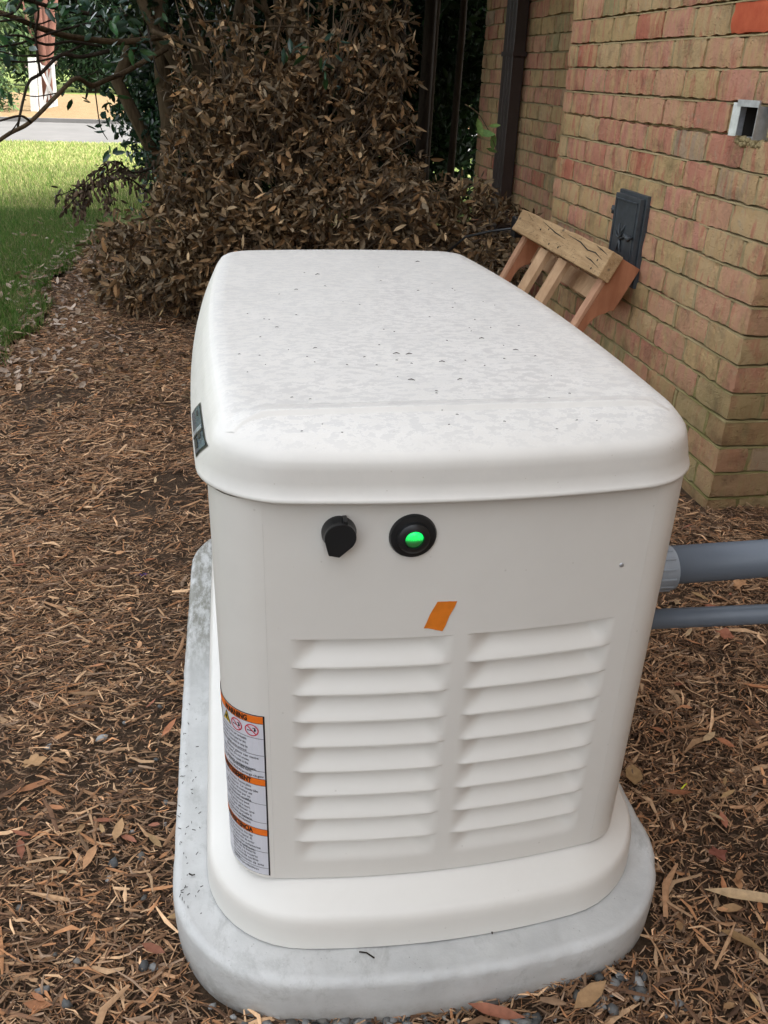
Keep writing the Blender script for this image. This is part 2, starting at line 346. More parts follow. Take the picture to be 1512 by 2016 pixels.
def leaf_parts(parent, P, D, N, L, Wd, mat, pal, count, name='leaf'):
    """single leaves as objects that share 12 meshes"""
    key = (mat.name, name)
    if key not in LEAFC:
        ms = []
        for i in range(12):
            v, f, c = leaf_arrays(np.zeros((1, 3)), np.array([[1., 0, 0]]), np.array([[0, 0, 1.]]), np.array([1.]), np.array([rng.uniform(.34, .5)]), pick(pal, 1, .22), .3)
            me = np_mesh(name, v, f, c); me.materials.append(mat); ms.append(me)
        LEAFC[key] = ms
    base = LOC.get(parent.name, Vector())
    for i in range(count):
        o = bpy.data.objects.new(name, LEAFC[key][i % 12]); COL.objects.link(o); o.parent = parent
        d = Vector(D[i]); nn = Vector(N[i]); b = nn.cross(d)
        M_ = Matrix((d, b, nn)).transposed().to_4x4(); M_.translation = Vector(P[i])-base
        o.matrix_local = M_ @ Matrix.Diagonal((L[i], L[i], L[i], 1))

# ------------------------------------------------------------------ bark mulch
def chips(region, n, lmin, lmax, wmin, wmax, pal, sd, lift=.016):
    (x0, x1, y0, y1) = region
    x = rng.uniform(x0, x1, n*2); y = rng.uniform(y0, y1, n*2)
    ax_ = np.abs(x); inpad = (ax_ < .36) & (y > -.092+.024*(x/.25)**2) & (y < 1.235) & ~((ax_ > .205) & (y < .06) & (np.hypot(ax_-.205, y-.06) > .152))
    ok = ~inpad & ~((x > 1.16) & (y > 1.38)) & (x > edge_x(y)+rng.normal(0, .05, len(x)))
    if lmax > .03:      # matted, finer and soil-dark patches where the long shreds are missing
        pn = np.sin(5.3*x+2.1*y+1)*np.sin(4.1*y-3.3*x+.5)+.6*np.sin(11*x-7*y)*np.sin(9*y+5*x+2)+.7*np.exp(-((np.abs(x)-.46)/.10)**2)*(x < 0)
        ok &= rng.random(len(x)) > np.clip(pn*.75, 0, .8)
    x, y = x[ok][:n], y[ok][:n]; n = len(x)
    clump = .5+.5*np.sin(3.1*x+1.7*y)*np.sin(2.3*y-4.1*x+1)
    az = rng.normal(.15, .75, n) + (np.sin(2.1*x+1.3*y))*.5; az = np.where(rng.random(n) < .4, rng.uniform(0, np.pi, n), az)
    el = rng.normal(0, .16, n); L = rng.uniform(lmin, lmax, n)**1*np.exp(rng.normal(0, .25, n)); Wd = rng.uniform(wmin, wmax, n)*np.exp(rng.normal(0, .3, n))*(L/lmax)**.4
    T = Wd*rng.uniform(.18, .45, n)
    D = np.stack([np.cos(az)*np.cos(el), np.sin(az)*np.cos(el), np.sin(el)], -1)
    N = np.stack([rng.normal(0, .35, n), rng.normal(0, .35, n), np.ones(n)], -1); N -= D*np.sum(N*D, -1, keepdims=True); N /= np.linalg.norm(N, axis=-1, keepdims=True)
    B = np.cross(N, D); z = hgt(x, y) + rng.random(n)**1.3*lift*(.6+.8*clump)
    P = np.stack([x, y, z], -1); bend = rng.normal(0, .10, n)*L
    a = rng.uniform(.25, .9, n); b2 = rng.uniform(.1, .8, n)
    def ring(t, s, off): 
        c = P + D*(t*L)[:, None] + B*off[:, None]
        w = (Wd*s*.5)[:, None]; h = (T*.5)[:, None]
        return [c-B*w-N*h*.3, c+N*h, c+B*w-N*h*.3]
    r0 = ring(np.full(n, -.5), a*.7, np.zeros(n)); r1 = ring(rng.uniform(-.1, .15, n), np.ones(n), bend); r2 = ring(np.full(n, .5), b2, np.zeros(n))
    V = np.stack(r0+r1+r2, 1).reshape(-1, 3)
    f = np.array([[0, 1, 4, 3], [1, 2, 5, 4], [3, 4, 7, 6], [4, 5, 8, 7]])
    Fx = ((np.arange(n)*9)[:, None, None]+f[None]).reshape(-1, 4)
    c = pick(pal, n, sd)*[1.22, 1.06, .92]; return V, Fx, np.repeat(c, 9, 0)
PALM = [(.14, .088, .055), (.19, .122, .075), (.26, .17, .105), (.33, .23, .145), (.10, .063, .042), (.42, .31, .205), (.24, .185, .14), (.31, .175, .095), (.075, .05, .036), (.18, .13, .09)]
PALD = [(.08, .05, .034), (.055, .037, .026), (.13, .085, .055)]
parts_ = [chips((-1.1, 1.7, -.6, 1.45), 46000, .014, .042, .0016, .0055, PALM, .27), chips((-1.1, 1.7, -.6, 1.45), 95000, .004, .020, .0009, .0035, PALD+PALM, .30, .013),
          chips((-1.6, 1.25, 1.4, 4.6), 80000, .012, .042, .0016, .0065, PALM, .27), chips((-1.1, 1.6, -.6, 2.2), 1300, .045, .09, .005, .011, PALM[2:6], .25, .024),
          chips((-1.5, 1.3, 4.6, 7.2), 14000, .03, .08, .006, .015, PALM, .3)]
o_ = 0; Vs, Fs, Cs = [], [], []
for v, f, c in parts_: Vs.append(v); Fs.append(f+o_); Cs.append(c); o_ += len(v)
o = link('bark_mulch', np_mesh('bark_mulch', np.concatenate(Vs), np.concatenate(Fs), np.concatenate(Cs)), m_chip); tag(o, 'brown shredded bark mulch spread over the bed around the generator', 'mulch', kind='stuff')

# ------------------------------------------------------------------ grass
def blades(n, x, y, hmin, hmax, wd, pal, z0=.02):
    n = len(x); az = rng.uniform(0, 2*np.pi, n); h = rng.uniform(hmin, hmax, n); ln = rng.normal(0, .45, n)*h; az2 = rng.uniform(0, 2*np.pi, n)
    P = np.stack([x, y, np.full(n, z0)], -1); B = np.stack([np.cos(az), np.sin(az), 0*az], -1)*(wd/2); Ld = np.stack([np.cos(az2)*ln, np.sin(az2)*ln, h], -1)
    V = np.stack([P-B, P+B, P+Ld*.55+B*.8-[0, 0, 0], P+Ld*.55-B*.8, P+Ld*[1.25, 1.25, 1]], 1)
    V = np.stack([V[:, 0], V[:, 1], V[:, 2], V[:, 3], V[:, 4]], 1).reshape(-1, 3)
    f = np.array([[0, 1, 2], [0, 2, 3], [3, 2, 4]]); Fx = ((np.arange(n)*5)[:, None, None]+f[None]).reshape(-1, 3)
    return V, Fx, np.repeat(pick(pal, n, .2), 5, 0)
PG = [(.05, .12, .02), (.07, .16, .025), (.10, .19, .035), (.15, .2, .06), (.24, .22, .1)]
PG_LIT = [(.2, .29, .06), (.3, .36, .12), (.42, .4, .17), (.15, .25, .04), (.5, .45, .22)]  # brighter far greens, with sunlight on the lawn put into the colour
sets = []
x = rng.uniform(-2.6, -1.1, 90000); y = rng.uniform(2.4, 7.3, 90000); ok = x < edge_x(y)+rng.normal(0, .03, len(x)); sets.append(blades(0, x[ok], y[ok], .035, .075, .0035, PG))
x = rng.uniform(-4.2, .8, 60000); y = rng.uniform(7.2, 11, 60000); sets.append(blades(0, x, y, .03, .07, .006, PG[2:]+PG_LIT))
x = rng.uniform(-5, .8, 45000); y = rng.uniform(11, 14.6, 45000); sets.append(blades(0, x, y, .03, .06, .009, PG_LIT))
Vs, Fs, Cs, o_ = [], [], [], 0
for v, f, c in sets: Vs.append(v); Fs.append(f+o_); Cs.append(c); o_ += len(v)
o = link('grass', np_mesh('grass', np.concatenate(Vs), np.concatenate(Fs), np.concatenate(Cs)), m_grass); tag(o, 'green lawn grass beside the mulch bed, coloured as sunlit towards the driveway', 'grass', kind='stuff')

# ------------------------------------------------------------------ generator
def arc_outline(Wd, xc, yf, yr, b, z, sb=0., nf=24, nc=10, ns=16):
    if isinstance(Wd, tuple):      # different half widths left and right
        A = arc_outline(Wd[1], xc, yf, yr, b, z, sb, nf, nc, ns); B = arc_outline(Wd[0], xc, yf, yr, b, z, sb, nf, nc, ns)
        return [q if q.x > 0 or i == 0 else w for i, (q, w) in enumerate(zip(A, B))]
    return outline1(Wd, xc, yf, yr, b, z, sb, nf, nc, ns)
def outline1(Wd, xc, yf, yr, b, z, sb=0., nf=24, nc=10, ns=16):
    """closed plan outline: bowed front, round corners, slightly bowed sides, mirrored rear. Starts at front centre and runs to +x.
    returns list of Vector"""
    a0 = math.atan(2*b*xc/.0625); r = (Wd-xc)/(1-math.sin(a0)); Ymid = (yf+yr)/2
    pts = []
    for i in range(nf): x = xc*i/nf; pts.append((x, yf+b*(x/.25)**2))
    ycs = yf+b*(xc/.25)**2; cx, cy = xc - r*math.sin(a0), ycs + r*math.cos(a0)
    for i in range(nc+1):
        a = a0+(math.pi/2-a0)*i/nc; pts.append((cx+r*math.sin(a), cy-r*math.cos(a)))
    ys0 = pts[-1][1]
    for i in range(1, ns+1): pts.append((Wd, ys0+(Ymid-ys0)*i/ns))
    right = pts + [(x, 2*Ymid-y) for x, y in pts[-2::-1]]
    left = [(-x, y) for x, y in right[-2:0:-1]]
    full = right+left; out = []
    for x, y in full:
        f = sb*(1-((y-Ymid)/(yr-yf)*2)**2) if sb else 0
        out.append(Vector((x+(f if x > 0 else -f)*min(1, abs(x)/Wd*1.0)**4, y, z)))
    return out
GEN = thing('standby_generator', 'beige metal standby generator with louvred end panel on a concrete pad', 'generator', (0, .6, .13))
ZB, ZT = .217, .79
WT = (.2815, .278)
YF, YR, BW, WB, XCB = 0., 1.16, .0214, .286, .225
# body walls without the louvred end panel
ro = arc_outline(WT, XCB, YF, YR, BW, 0, .004)
iR = 24; n_ = len(ro); seq = list(range(iR, n_-iR+1))
b = MB(); vs = []; fs = []; zs = [ZB-.0035, ZB, .4, .6, .762, .785]
for z in zs: vs += [Vector((ro[i % n_].x, ro[i % n_].y, z-(.022*ro[i % n_].y/1.17 if z > .7 else 0))) for i in seq]
m_ = len(seq)
for j in range(len(zs)-1):
    for i in range(m_-1): fs.append((j*m_+i, j*m_+i+1, (j+1)*m_+i+1, (j+1)*m_+i))
b.add(vs, fs); link('side_panels', auto(b.me('side_panels')), m_panel, GEN)
# louvred end panel as one pressed sheet
ZL0, SP, XI, XO = .6067, .0404, .0075, .199
xg = sorted(set([round(v, 5) for v in np.concatenate([np.linspace(-XCB, XCB, 131), [-XO, -XI, XI, XO, -XO-.001, XO+.001, -XI+.0005, XI-.0005]])]))
zg = [ZB-.01, ZB]
z = ZB
zl = [ZL0-SP*k for k in range(9)]
cand = set(np.round(np.arange(ZB, ZL0-.004, .0028), 5)) | set([ZL0, .7, .64, .785])
for z0 in zl: cand |= {round(z0+.0005, 5), round(z0-.0005, 5), round(z0-.0025, 5), round(z0-.005, 5), round(z0+.003, 5)}
zg = [ZB-.0035] + sorted(c for c in cand if c >= ZB)
def sm(t): t = max(0, min(1, t)); return t*t*(3-2*t)
def recess(x, z):
    ax = abs(x)
    if not (XI <= ax <= XO) or z >= ZL0: return 0
    k = int((ZL0-z)/SP)
    if k > 8: return 0
    t = (ZL0-SP*k - z)/SP
    # pressed-in slat: deepest right under the upper lip, coming forward to a lip that stands slightly proud
    ends = min((ax-XI)/.042, (XO-ax)/.042); e = sm(ends*(.35+.65*1)*1.0 if ends < 1 else 1)
    prof = .0165*(1-t**1.25) - .004*sm((t-.3)/.6) + .0015*sm((t-.93)/.07)
    if k == 8: prof = .0165*(1-sm(t))
    tw = sm(ends/(.38+.72*(1-t)))
    return prof*tw
vs = []; 
for z in zg:
    for x in xg: vs.append((x, BW*(x/.25)**2 + recess(x, z), z))
NX = len(xg); fs = [(j*NX+i, j*NX+i+1, (j+1)*NX+i+1, (j+1)*NX+i) for j in range(len(zg)-1) for i in range(NX-1)]
link('louvred_panel', auto(mesh('louvred_panel', vs, fs), 50), m_panel, GEN)
# skirt
sk = MB(); prof = [(0, .131), (0.0, .134), (.0012, .165), (.0025, .176), (.006, .184), (.0115, .1885), (.02, .191), (.046, .2085), (.05, .211), (.0515, .209)]
sk.loft([arc_outline((.319-d, .332-d), .19+.2*d, -.048+d, YR+.055-d, .024, z, .004) for d, z in prof]); link('base_skirt', auto(sk.me('base_skirt'), 60), m_skirt, GEN)
# lid
def lidz(v):  # lid falls slightly to the rear
    return v.z - .022*(v.y/1.17)
def lring(d, z, front=0., sb=.027):
    es = .016*sm((z-.796)/.05)
    r = arc_outline((.284-.42*d-es, .2795-.42*d-es*.8), .196+.12*d-.1*es, -.014+d+front, YR+.025-d, .0214, z, sb)
    for v in r: v.z = lidz(v)
    return r
lp = [(-.0005, .7885, 0), (-.0035, .7890, 0), (-.0045, .7912, 0), (-.003, .794, 0), (.0, .797, 0), (.0015, .81, 0), (.002, .824, 0), (.003, .832, .0), (.0055, .8385, .001), (.010, .8430, .003), (.018, .8485, .006), (.026, .8535, .010), (.032, .8560, .014), (.039, .8575, .019), (.047, .8605, .022)]
l = MB(); inner = [lring(-.001+.006, .79)]; rings = [lring(d, z, fr) for d, z, fr in lp]
n_ = len(rings[0]); cen = Vector((0, .58, 0))
for s_t, dz in [(.93, .0008), (.8, .0018), (.6, .003), (.4, .0038), (.2, .0042)]:
    last = rings[-1] if len(rings) == len(lp) else rings[len(lp)-1]
    rings.append([Vector((cen.x+(v.x-cen.x)*s_t, cen.y+(v.y-cen.y)*s_t, v.z+dz + (.022*((v.y-(cen.y+(v.y-cen.y)*s_t))/1.17)))) for v in last])
l.loft(inner+rings, close_top=True)
lid = link('lid', auto(l.me('lid'), 60), m_lid, GEN)
# pressed rib across the lid near its end, running down to the left and right edges
def ztop_at(x, y): return .8605+.003*sm((.25-abs(x))/.1) - .022*(y/1.17)
rp = []
def surf(x, y):  # height of lid by casting on the ring mesh
    best = None
    return ztop_at(x, y)
from mathutils.bvhtree import BVHTree
bvh = BVHTree.FromPolygons([v for v in l.v], [f for f in l.f])
def drop(x, y):
    h = bvh.ray_cast(Vector((x, y, 1.2)), Vector((0, 0, -1))); return h[0] if h[0] else None
path = [(-.262, .042), (-.252, .055), (-.242, .064), (-.230, .072), (-.22, .0745)] + [(x, .074+.0*x) for x in np.linspace(-.2, .2, 15)] + [(.22, .0745), (.230, .072), (.242, .064), (.256, .05)]
rib = MB(); ringsr = []
for i, (x, y) in enumerate(path):
    a = path[max(i-1, 0)]; c_ = path[min(i+1, len(path)-1)]; d = Vector((c_[0]-a[0], c_[1]-a[1], 0)).normalized(); nn = Vector((-d.y, d.x, 0))
    row = []
    for w, h in [(-.008, -.0004), (-.004, .0002), (-.0015, .0046), (.002, .0052), (.009, .0034), (.034, -.0004)]:
        q = drop(x+nn.x*w, y+nn.y*w)
        if q is None: row = None; break
        fade = min(1, i/4, (len(path)-1-i)/4)
        row.append(q+Vector((0, 0, h*fade-.0006*(1-fade))))
    if row: ringsr.append(row)
vs = [v for r in ringsr for v in r]; fs = [(i*6+k, i*6+k+1, (i+1)*6+k+1, (i+1)*6+k) for i in range(len(ringsr)-1) for k in range(5)]
link('lid_rib', auto(mesh('lid_rib', vs, fs), 80), m_lid, GEN)
# --- things on the end panel
def disc(c, r, depth, n=32, prof=None, ax=Vector((0, -1, 0)), up=Vector((0, 0, 1))):
    sd_ = ax.cross(up); prof = prof or [(r, 0), (r, depth*.8), (r*.93, depth)]
    mb = MB(); mb.loft([[Vector(c)+ax*h+(up*math.cos(2*math.pi*k/n)+sd_*math.sin(2*math.pi*k/n))*rr for k in range(n)] for rr, h in prof], close_top=True); return mb
def pan(x): return BW*(x/.25)**2
kc = at(667, 1047, .006); kc.y = pan(kc.x)
lk = disc(kc, .0175, .012, prof=[(.019, 0), (.019, .004), (.0175, .007), (.0165, .016)]); lock = link('lock_cover', auto(lk.me('lock_cover')), m_black, GEN)
pts = [];
for i in range(22): a = math.radians(-55+i*290/21); pts.append(Vector((kc.x+.0168*math.sin(a+math.pi*0), kc.y-.010, kc.z+.0168*math.cos(a))))
pts = [p for p in pts]; ang0, ang1 = pts[0], pts[-1]
poly = [Vector((kc.x+.0172*math.cos(a), kc.y-.017, kc.z+.0172*math.sin(a))) for a in np.linspace(math.radians(-40), math.radians(200), 24)] + [Vector((kc.x-.0125, kc.y-.017, kc.z-.0205)), Vector((kc.x-.001, kc.y-.017, kc.z-.0235))]
fl = MB(); fl.prism(poly, (0, .005, 0)); fl.box((kc.x+.003, kc.y-.016, kc.z+.014), (kc.x+.008, kc.y-.002, kc.z+.0205)); link('lock_flap', fl.me('lock_flap', bevel=.0008), m_black, lock)
lc = at(811, 1050, .006); lc.y = pan(lc.x)
bz = disc(lc, .026, .006, 48, [(.0265, 0), (.0265, .0015), (.025, .0042), (.019, .0052), (.0178, .009), (.0145, .0112), (.0105, .0118), (.0102, .0095)]); bezel = link('status_light', auto(bz.me('status_light'), 30), m_black, GEN)
Mg = Mat('green_lens', .2, .5); gco = Mg.co('Object'); sx = Mg.n.new('ShaderNodeSeparateXYZ'); Mg.l.new(gco, sx.inputs[0])
dots = Mg.ramp(Mg.voro(gco, 900), [(.1, 1.), (.5, .35)])
up_ = Mg.ramp(Mg.math('MULTIPLY', Mg.math('ADD', sx.outputs[2], .008), 62.), [(.25, .03), (.42, .10), (.52, .5), (.95, 1.)])
Mg.base((.05, .10, .05)); Mg.b.inputs['Emission Color'].default_value = (.0, .9, .12, 1); Mg.l.new(Mg.math('MULTIPLY', Mg.math('MULTIPLY', up_, dots), .75), Mg.b.inputs['Emission Strength'])
ln = disc((0, 0, 0), .0103, .003, 32, [(.0103, 0), (.0098, .0016), (.007, .003), (.003, .0036)]); link('green_lens', ln.me('green_lens', True), Mg.m, bezel, loc=(lc.x, lc.y-.0085, lc.z))
dc = at(1224, 1113, .012); dc.y = pan(dc.x); sc_ = disc(dc, .0022, .001, 14, [(.003, -.0002), (.0028, .0006), (.0015, .0010)]); link('rivet', sc_.me('rivet', True), m_alu, GEN)
# orange tape
tp = [at(*p, .004) for p in [(859, 1180), (898, 1179), (869, 1238), (832, 1231)]]
tv = []; 
for j in range(7):
    for i in range(9):
        u, w = i/8, j/6; a = tp[3].lerp(tp[0], w).lerp(tp[2].lerp(tp[1], w), u); wob = .0004*math.sin(7*u+5*w)+(.0022*max(0, 1-u*5)*max(0, 1-w*4))+(.0012*max(0, w-.8)*5*max(0, 1-u*3))
        tv.append((a.x+.0004*math.sin(9*w), pan(a.x)-.0008-abs(wob), a.z))
tape = link('orange_tape', mesh('orange_tape', tv, [(j*9+i, j*9+i+1, (j+1)*9+i+1, (j+1)*9+i) for j in range(6) for i in range(8)], True), m_tape); top(tape, (tp[0].x, pan(tp[0].x)-.0008, tp[3].z)); tag(tape, 'torn slip of orange tape stuck above the louvres', 'tape')

# --- warning sticker wrapped round the left front corner
left = [Vector((-v.x, v.y, 0)) for v in arc_outline(WT[0], XCB, YF, YR, BW, 0, .004, nf=40, nc=40)[:90]]
cum = [0]
for i in range(1, len(left)): cum.append(cum[-1]+(left[i]-left[i-1]).length)
def on_body(s, eps):
    i = max(1, min(len(cum)-1, next((k for k in range(len(cum)) if cum[k] > s), len(cum)-1)))
    t = (s-cum[i-1])/(cum[i]-cum[i-1]); p = left[i-1].lerp(left[i], t); d = (left[i]-left[i-1]).normalized(); nrm = Vector((-d.y*-1, d.x*-1, 0))
    nrm = Vector((d.y, -d.x, 0)); 
    if nrm.y > 0 and nrm.x > 0: nrm = -nrm
    if nrm.x > 0.2: nrm = -nrm
    return p + nrm*eps
SW = .106; ZTOP, ZBOT = at(523, 1412, .018).z, ZB+.002; SH = ZTOP-ZBOT; SR = next(cum[k] for k in range(len(left)) if left[k].x < -.2305)
def stk(u, v, eps):   # u from left edge, v from the top, both in metres
    p = on_body(SR+(SW-u), eps); return Vector((p.x, p.y, ZTOP-v))
def strip(mb, u0, u1, v0, v1, eps, n=14):
    vs = [stk(u0+(u1-u0)*i/n, v, eps) for v in (v0, v1) for i in range(n+1)]; mb.add(vs, [(i, i+1, n+2+i, n+1+i) for i in range(n)])
STK = thing('warning_sticker', 'tall white and orange three-language warning sticker wrapped round the lower left corner', 'sticker', tuple(stk(SW/2, SH, 0)))
def flat(name, col, rough=.45): Mx = Mat(name, rough, .4); Mx.base(col); return Mx.m
m_sw, m_so, m_sb, m_sy, m_sr = flat('sticker_white', (.62, .63, .68)), flat('sticker_orange', (.8, .17, .015)), flat('sticker_ink', (.012, .012, .014)), flat('sticker_yellow', (.8, .55, .02)), flat('sticker_red', (.6, .02, .05))
mb = MB(); strip(mb, -.001, SW+.0012, -.001, SH+.0008, .0004); link('backing', mb.me('backing'), m_sb, STK)
mb = MB(); strip(mb, 0, SW-.0008, 0, SH, .0007); link('sheet', mb.me('sheet'), m_sw, STK)
fr = lambda f: f*SH
for a, c_ in ((0, .04), (.369, .409), (.69, .731)): mb = MB(); strip(mb, 0, SW-.0008, fr(a), fr(c_), .0010); link('orange_band', mb.me('orange_band'), m_so, STK)
mb = MB()
for a in (.0405, .127, .226, .322, .369, .4095, .528, .648, .69, .7315, .844, .953): strip(mb, 0, SW-.0008, fr(a)-.0003, fr(a)+.0003, .0012)
link('rules', mb.me('rules'), m_sb, STK)
def text(body, u, v, size, bold=0., eps=.0013, sx=1.):
    cu = bpy.data.curves.new('t', 'FONT'); cu.body = body; cu.size = size; cu.offset = bold; cu.resolution_u = 2
    ob = bpy.data.objects.new('t', cu); COL.objects.link(ob); bpy.context.view_layer.update()
    me = bpy.data.meshes.new_from_object(ob.evaluated_get(bpy.context.evaluated_depsgraph_get())); bpy.data.objects.remove(ob)
    vs = [stk(u+w.co.x*sx, v-w.co.y, eps) for w in me.vertices]; fs = [tuple(p.vertices) for p in me.polygons]; bpy.data.meshes.remove(me); return vs, fs
for t, v, u, sx in (('WARNING', .0335, .046, .72), ('AVERTISSEMENT', .402, .030, .69), ('ADVERTENCIA', .7245, .034, .69)): tb = MB(); tb.add(*text(t, u, fr(v), .0112, .0005, .0014, sx)); link('heading', tb.me('heading'), m_sb, STK)
tb = MB()
blocks = [(.131, ['Electrical hazard. No user serviceable', 'parts inside. Control panel for this', 'generator is intended to only be', 'used by qualified service personnel.']),
 (.231, ['Battery gases can cause', 'injury or death. Do not smoke.', 'Tools can cause a spark in the', 'battery compartment.']), (.316, ['cancer and reproductive harm', 'www.P65Warnings.ca.gov']),
 (.414, ['Danger électrique. Aucune pièce', 'à réparer. Le contrôle', 'du générateur de moteur est', 'utilisé uniquement par un', 'technicien qualifié.']), (.533, ['Les gaz de la batterie peut', 'blessures graves ou la mort.', 'Ne pas allumer une', 'provoquer une étincelle à', 'compartiment de batterie.']), (.652, ['et nocif sur la reproduction']),
 (.736, ['Descarga eléctrica. No hay', 'piezas que pueda reparar. El', 'control del generador de motor', 'es para uso solamente', 'personal calificado.']), (.849, ['Gases de la batería', 'lesiones o la muerte', 'No encienda cerillos', 'compartimiento de este', 'batería.']), (.957, ['daños reproductivos'])]
for v0, ls in blocks:
    for i, t in enumerate(ls): tb.add(*text(t, .034 if len(t) > 24 else .045, fr(v0+.019+i*.0235), .0056, .00005, .0013, min(1., .062/(len(t)*.00285)) if len(t) > 24 else 1.0))
link('small_print', tb.me('small_print'), m_sb, STK)
def tri(cu, cv, s, eps, mb): 
    n = 6; P3 = [(0, -s), (.9*s, .75*s), (-.9*s, .75*s)]; mb.add([stk(cu+a, cv+b_, eps) for a, b_ in P3], [(0, 1, 2)])
mbk, mby = MB(), MB()
for cu in (.024, .050-.002): tri(cu, fr(.083), .0105, .0012, mbk); tri(cu, fr(.084), .0082, .0014, mby)
ey = MB(); ey.add([stk(.048+a, fr(.083)+b_, .0016) for a, b_ in [(-.001, -.004), (.002, -.003), (.001, .001), (.0045, .0045), (.001, .0048), (-.004, .001)]], [(0, 1, 2, 5), (5, 2, 3, 4)])
link('hazard_triangle', mbk.me('hazard_triangle'), m_sb, STK); link('hazard_fill', mby.me('hazard_fill'), m_sy, STK); link('hazard_mark', ey.me('hazard_mark'), m_sb, STK)
rd, bk = MB(), MB()
for cu in (.068, .0905):
    cv = fr(.083); n = 28
    vs = [stk(cu+r*math.cos(2*math.pi*k/n), cv+r*math.sin(2*math.pi*k/n), .0015) for r in (.0092, .0078) for k in range(n)]; rd.add(vs, [(k, (k+1) % n, n+(k+1) % n, n+k) for k in range(n)])
    a = math.radians(45); rd.add([stk(cu+x_*math.cos(a)-y2*math.sin(a), cv+x_*math.sin(a)+y2*math.cos(a), .0016) for x_, y2 in [(-.008, -.0007), (.008, -.0007), (.008, .0007), (-.008, .0007)]], [(0, 1, 2, 3)])
    bk.add([stk(cu+a_, cv+b_, .0014) for a_, b_ in [(-.006, .0005), (.002, .0005), (.002, .0017), (-.006, .0017)]], [(0, 1, 2, 3)])
    bk.add([stk(cu+a_, cv+b_, .0014) for a_, b_ in [(.001, -.004), (.0045, -.0045), (.006, .0005), (.003, .002), (.0035, -.003), (.0015, -.003)]], [(0, 1, 4, 5), (1, 2, 3, 4)])
link('prohibition_ring', rd.me('prohibition_ring'), m_sr, STK); link('cigarette_mark', bk.me('cigarette_mark'), m_sb, STK)

# --- name plate on the lid's left side
NP = thing('name_plate', 'small slanted steel-blue name plate on the left side of the lid', 'plate', (-.305, .25, .82))
bl = BVHTree.FromPolygons([v for v in l.v], [f for f in l.f])
def side(y, z, eps):
    h = bl.ray_cast(Vector((-.6, y, z)), Vector((1, 0, 0))); return Vector((h[0].x-eps, y, z))
Zt = lambda y, v: .800 + v - .022*(y/1.17)
def plate(mb, y0, y1, v0, v1, eps, slant=.045, n=6):
    vs = []
    for j in range(3):
        for i in range(n+1):
            v = v0+(v1-v0)*j/2; y = y0+(y1-y0)*i/n - slant*(v/.034); vs.append(side(y, Zt(y, v), eps))
    mb.add(vs, [(j*(n+1)+i, j*(n+1)+i+1, (j+1)*(n+1)+i+1, (j+1)*(n+1)+i) for j in range(2) for i in range(n)])
m_np = simple('brushed_steel_blue', (.22, .29, .37), .22, .5, .6, .3, 25); m_np2 = simple('pale_steel', (.6, .66, .72), .25, .5, .5)
a_, b_ = .115, .25
mb = MB(); plate(mb, a_-.006, b_+.006, -.002, .0265, .0011); link('plate_border', mb.me('plate_border'), m_black, NP)
mb = MB(); plate(mb, a_, b_, 0, .0245, .0016); link('plate_face', mb.me('plate_face'), m_np, NP)
mb = MB(); plate(mb, a_+.055, a_+.068, .001, .0235, .0020); link('plate_stripe', mb.me('plate_stripe'), m_np2, NP)
mb = MB(); plate(mb, a_+.046, a_+.054, .0, .0245, .0022); plate(mb, a_+.012, a_+.040, .006, .011, .0022); plate(mb, a_+.03, a_+.045, .014, .02, .0022); plate(mb, b_-.03, b_-.012, .016, .02, .0022); link('plate_lettering', mb.me('plate_lettering'), m_sb, NP)['kind'] = 'stuff'

# --- pad
PADT = .13
def padring(d, z): return arc_outline((.370-d, .366-d), .205+.15*d, -.1+d, 1.235-d, .024, z, .004, 40, 16, 30)
pr = [(0.003, .03), (.001, .06), (.0, .1), (.0005, .119), (.002, .1245), (.006, .1285), (.011, .1305), (.016, .1300), (.022, .129), (.12, .129)]
pm = MB(); pm.loft([padring(d, z) for d, z in pr], close_top=True)
me = pm.me('concrete_pad')
for v in me.vertices:
    e = noise.noise(v.co*28)*1.1+noise.noise(v.co*90)*.9
    if .115 < v.co.z < .1325: v.co.z += .0012*e; v.co.x += .001*e; v.co.y -= .0013*e
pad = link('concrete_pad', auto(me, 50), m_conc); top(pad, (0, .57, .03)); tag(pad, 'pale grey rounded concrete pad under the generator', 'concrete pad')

# ------------------------------------------------------------------ conduits
YP = .225
pa, pb_ = at(1325, 1078, YP), at(1325, 1146, YP); PR = (pa.z-pb_.z)/2*.95; pz = (pa.z+pb_.z)/2; pe = at(1512, 1097, YP).z
C1 = thing('large_conduit', 'thicker upper grey conduit from the generator to the wall', 'pipe', (.9, YP, pz))
mb = MB(); mb.tube([(pa.x-.012, YP, pz), (1.0, YP, pz+(pe-pz)*2.2), (1.5, YP, pz+(pe-pz)*3.2)], PR, 32); link('pipe', mb.me('pipe', True), m_pvc, C1)
mb = MB(); mb.tube([(WT[1]-.01, YP, pz-.006), (pa.x+.001, YP, pz-.004)], PR*1.17, 32); mb.tube([(WT[1]-.005, YP, pz-.006), (WT[1]+.012, YP, pz-.006)], PR*1.35, 8)
for k in range(14):
    a = 2*math.pi*k/14; mb.tube([(WT[1]+.01, YP+PR*1.18*math.cos(a), pz-.005+PR*1.18*math.sin(a)), (pa.x-.004, YP+PR*1.18*math.cos(a), pz-.004+PR*1.18*math.sin(a))], .0016, 5)
link('fitting', auto(mb.me('fitting')), m_pvc2, C1)
pa, pb_ = at(1300, 1198, YP), at(1300, 1231, YP); pz2 = (pa.z+pb_.z)/2; r2_ = (pa.z-pb_.z)/2; pe2 = at(1512, 1213, YP).z
C2 = thing('small_conduit', 'thinner lower grey conduit running below the large one', 'pipe', (.9, YP, pz2))
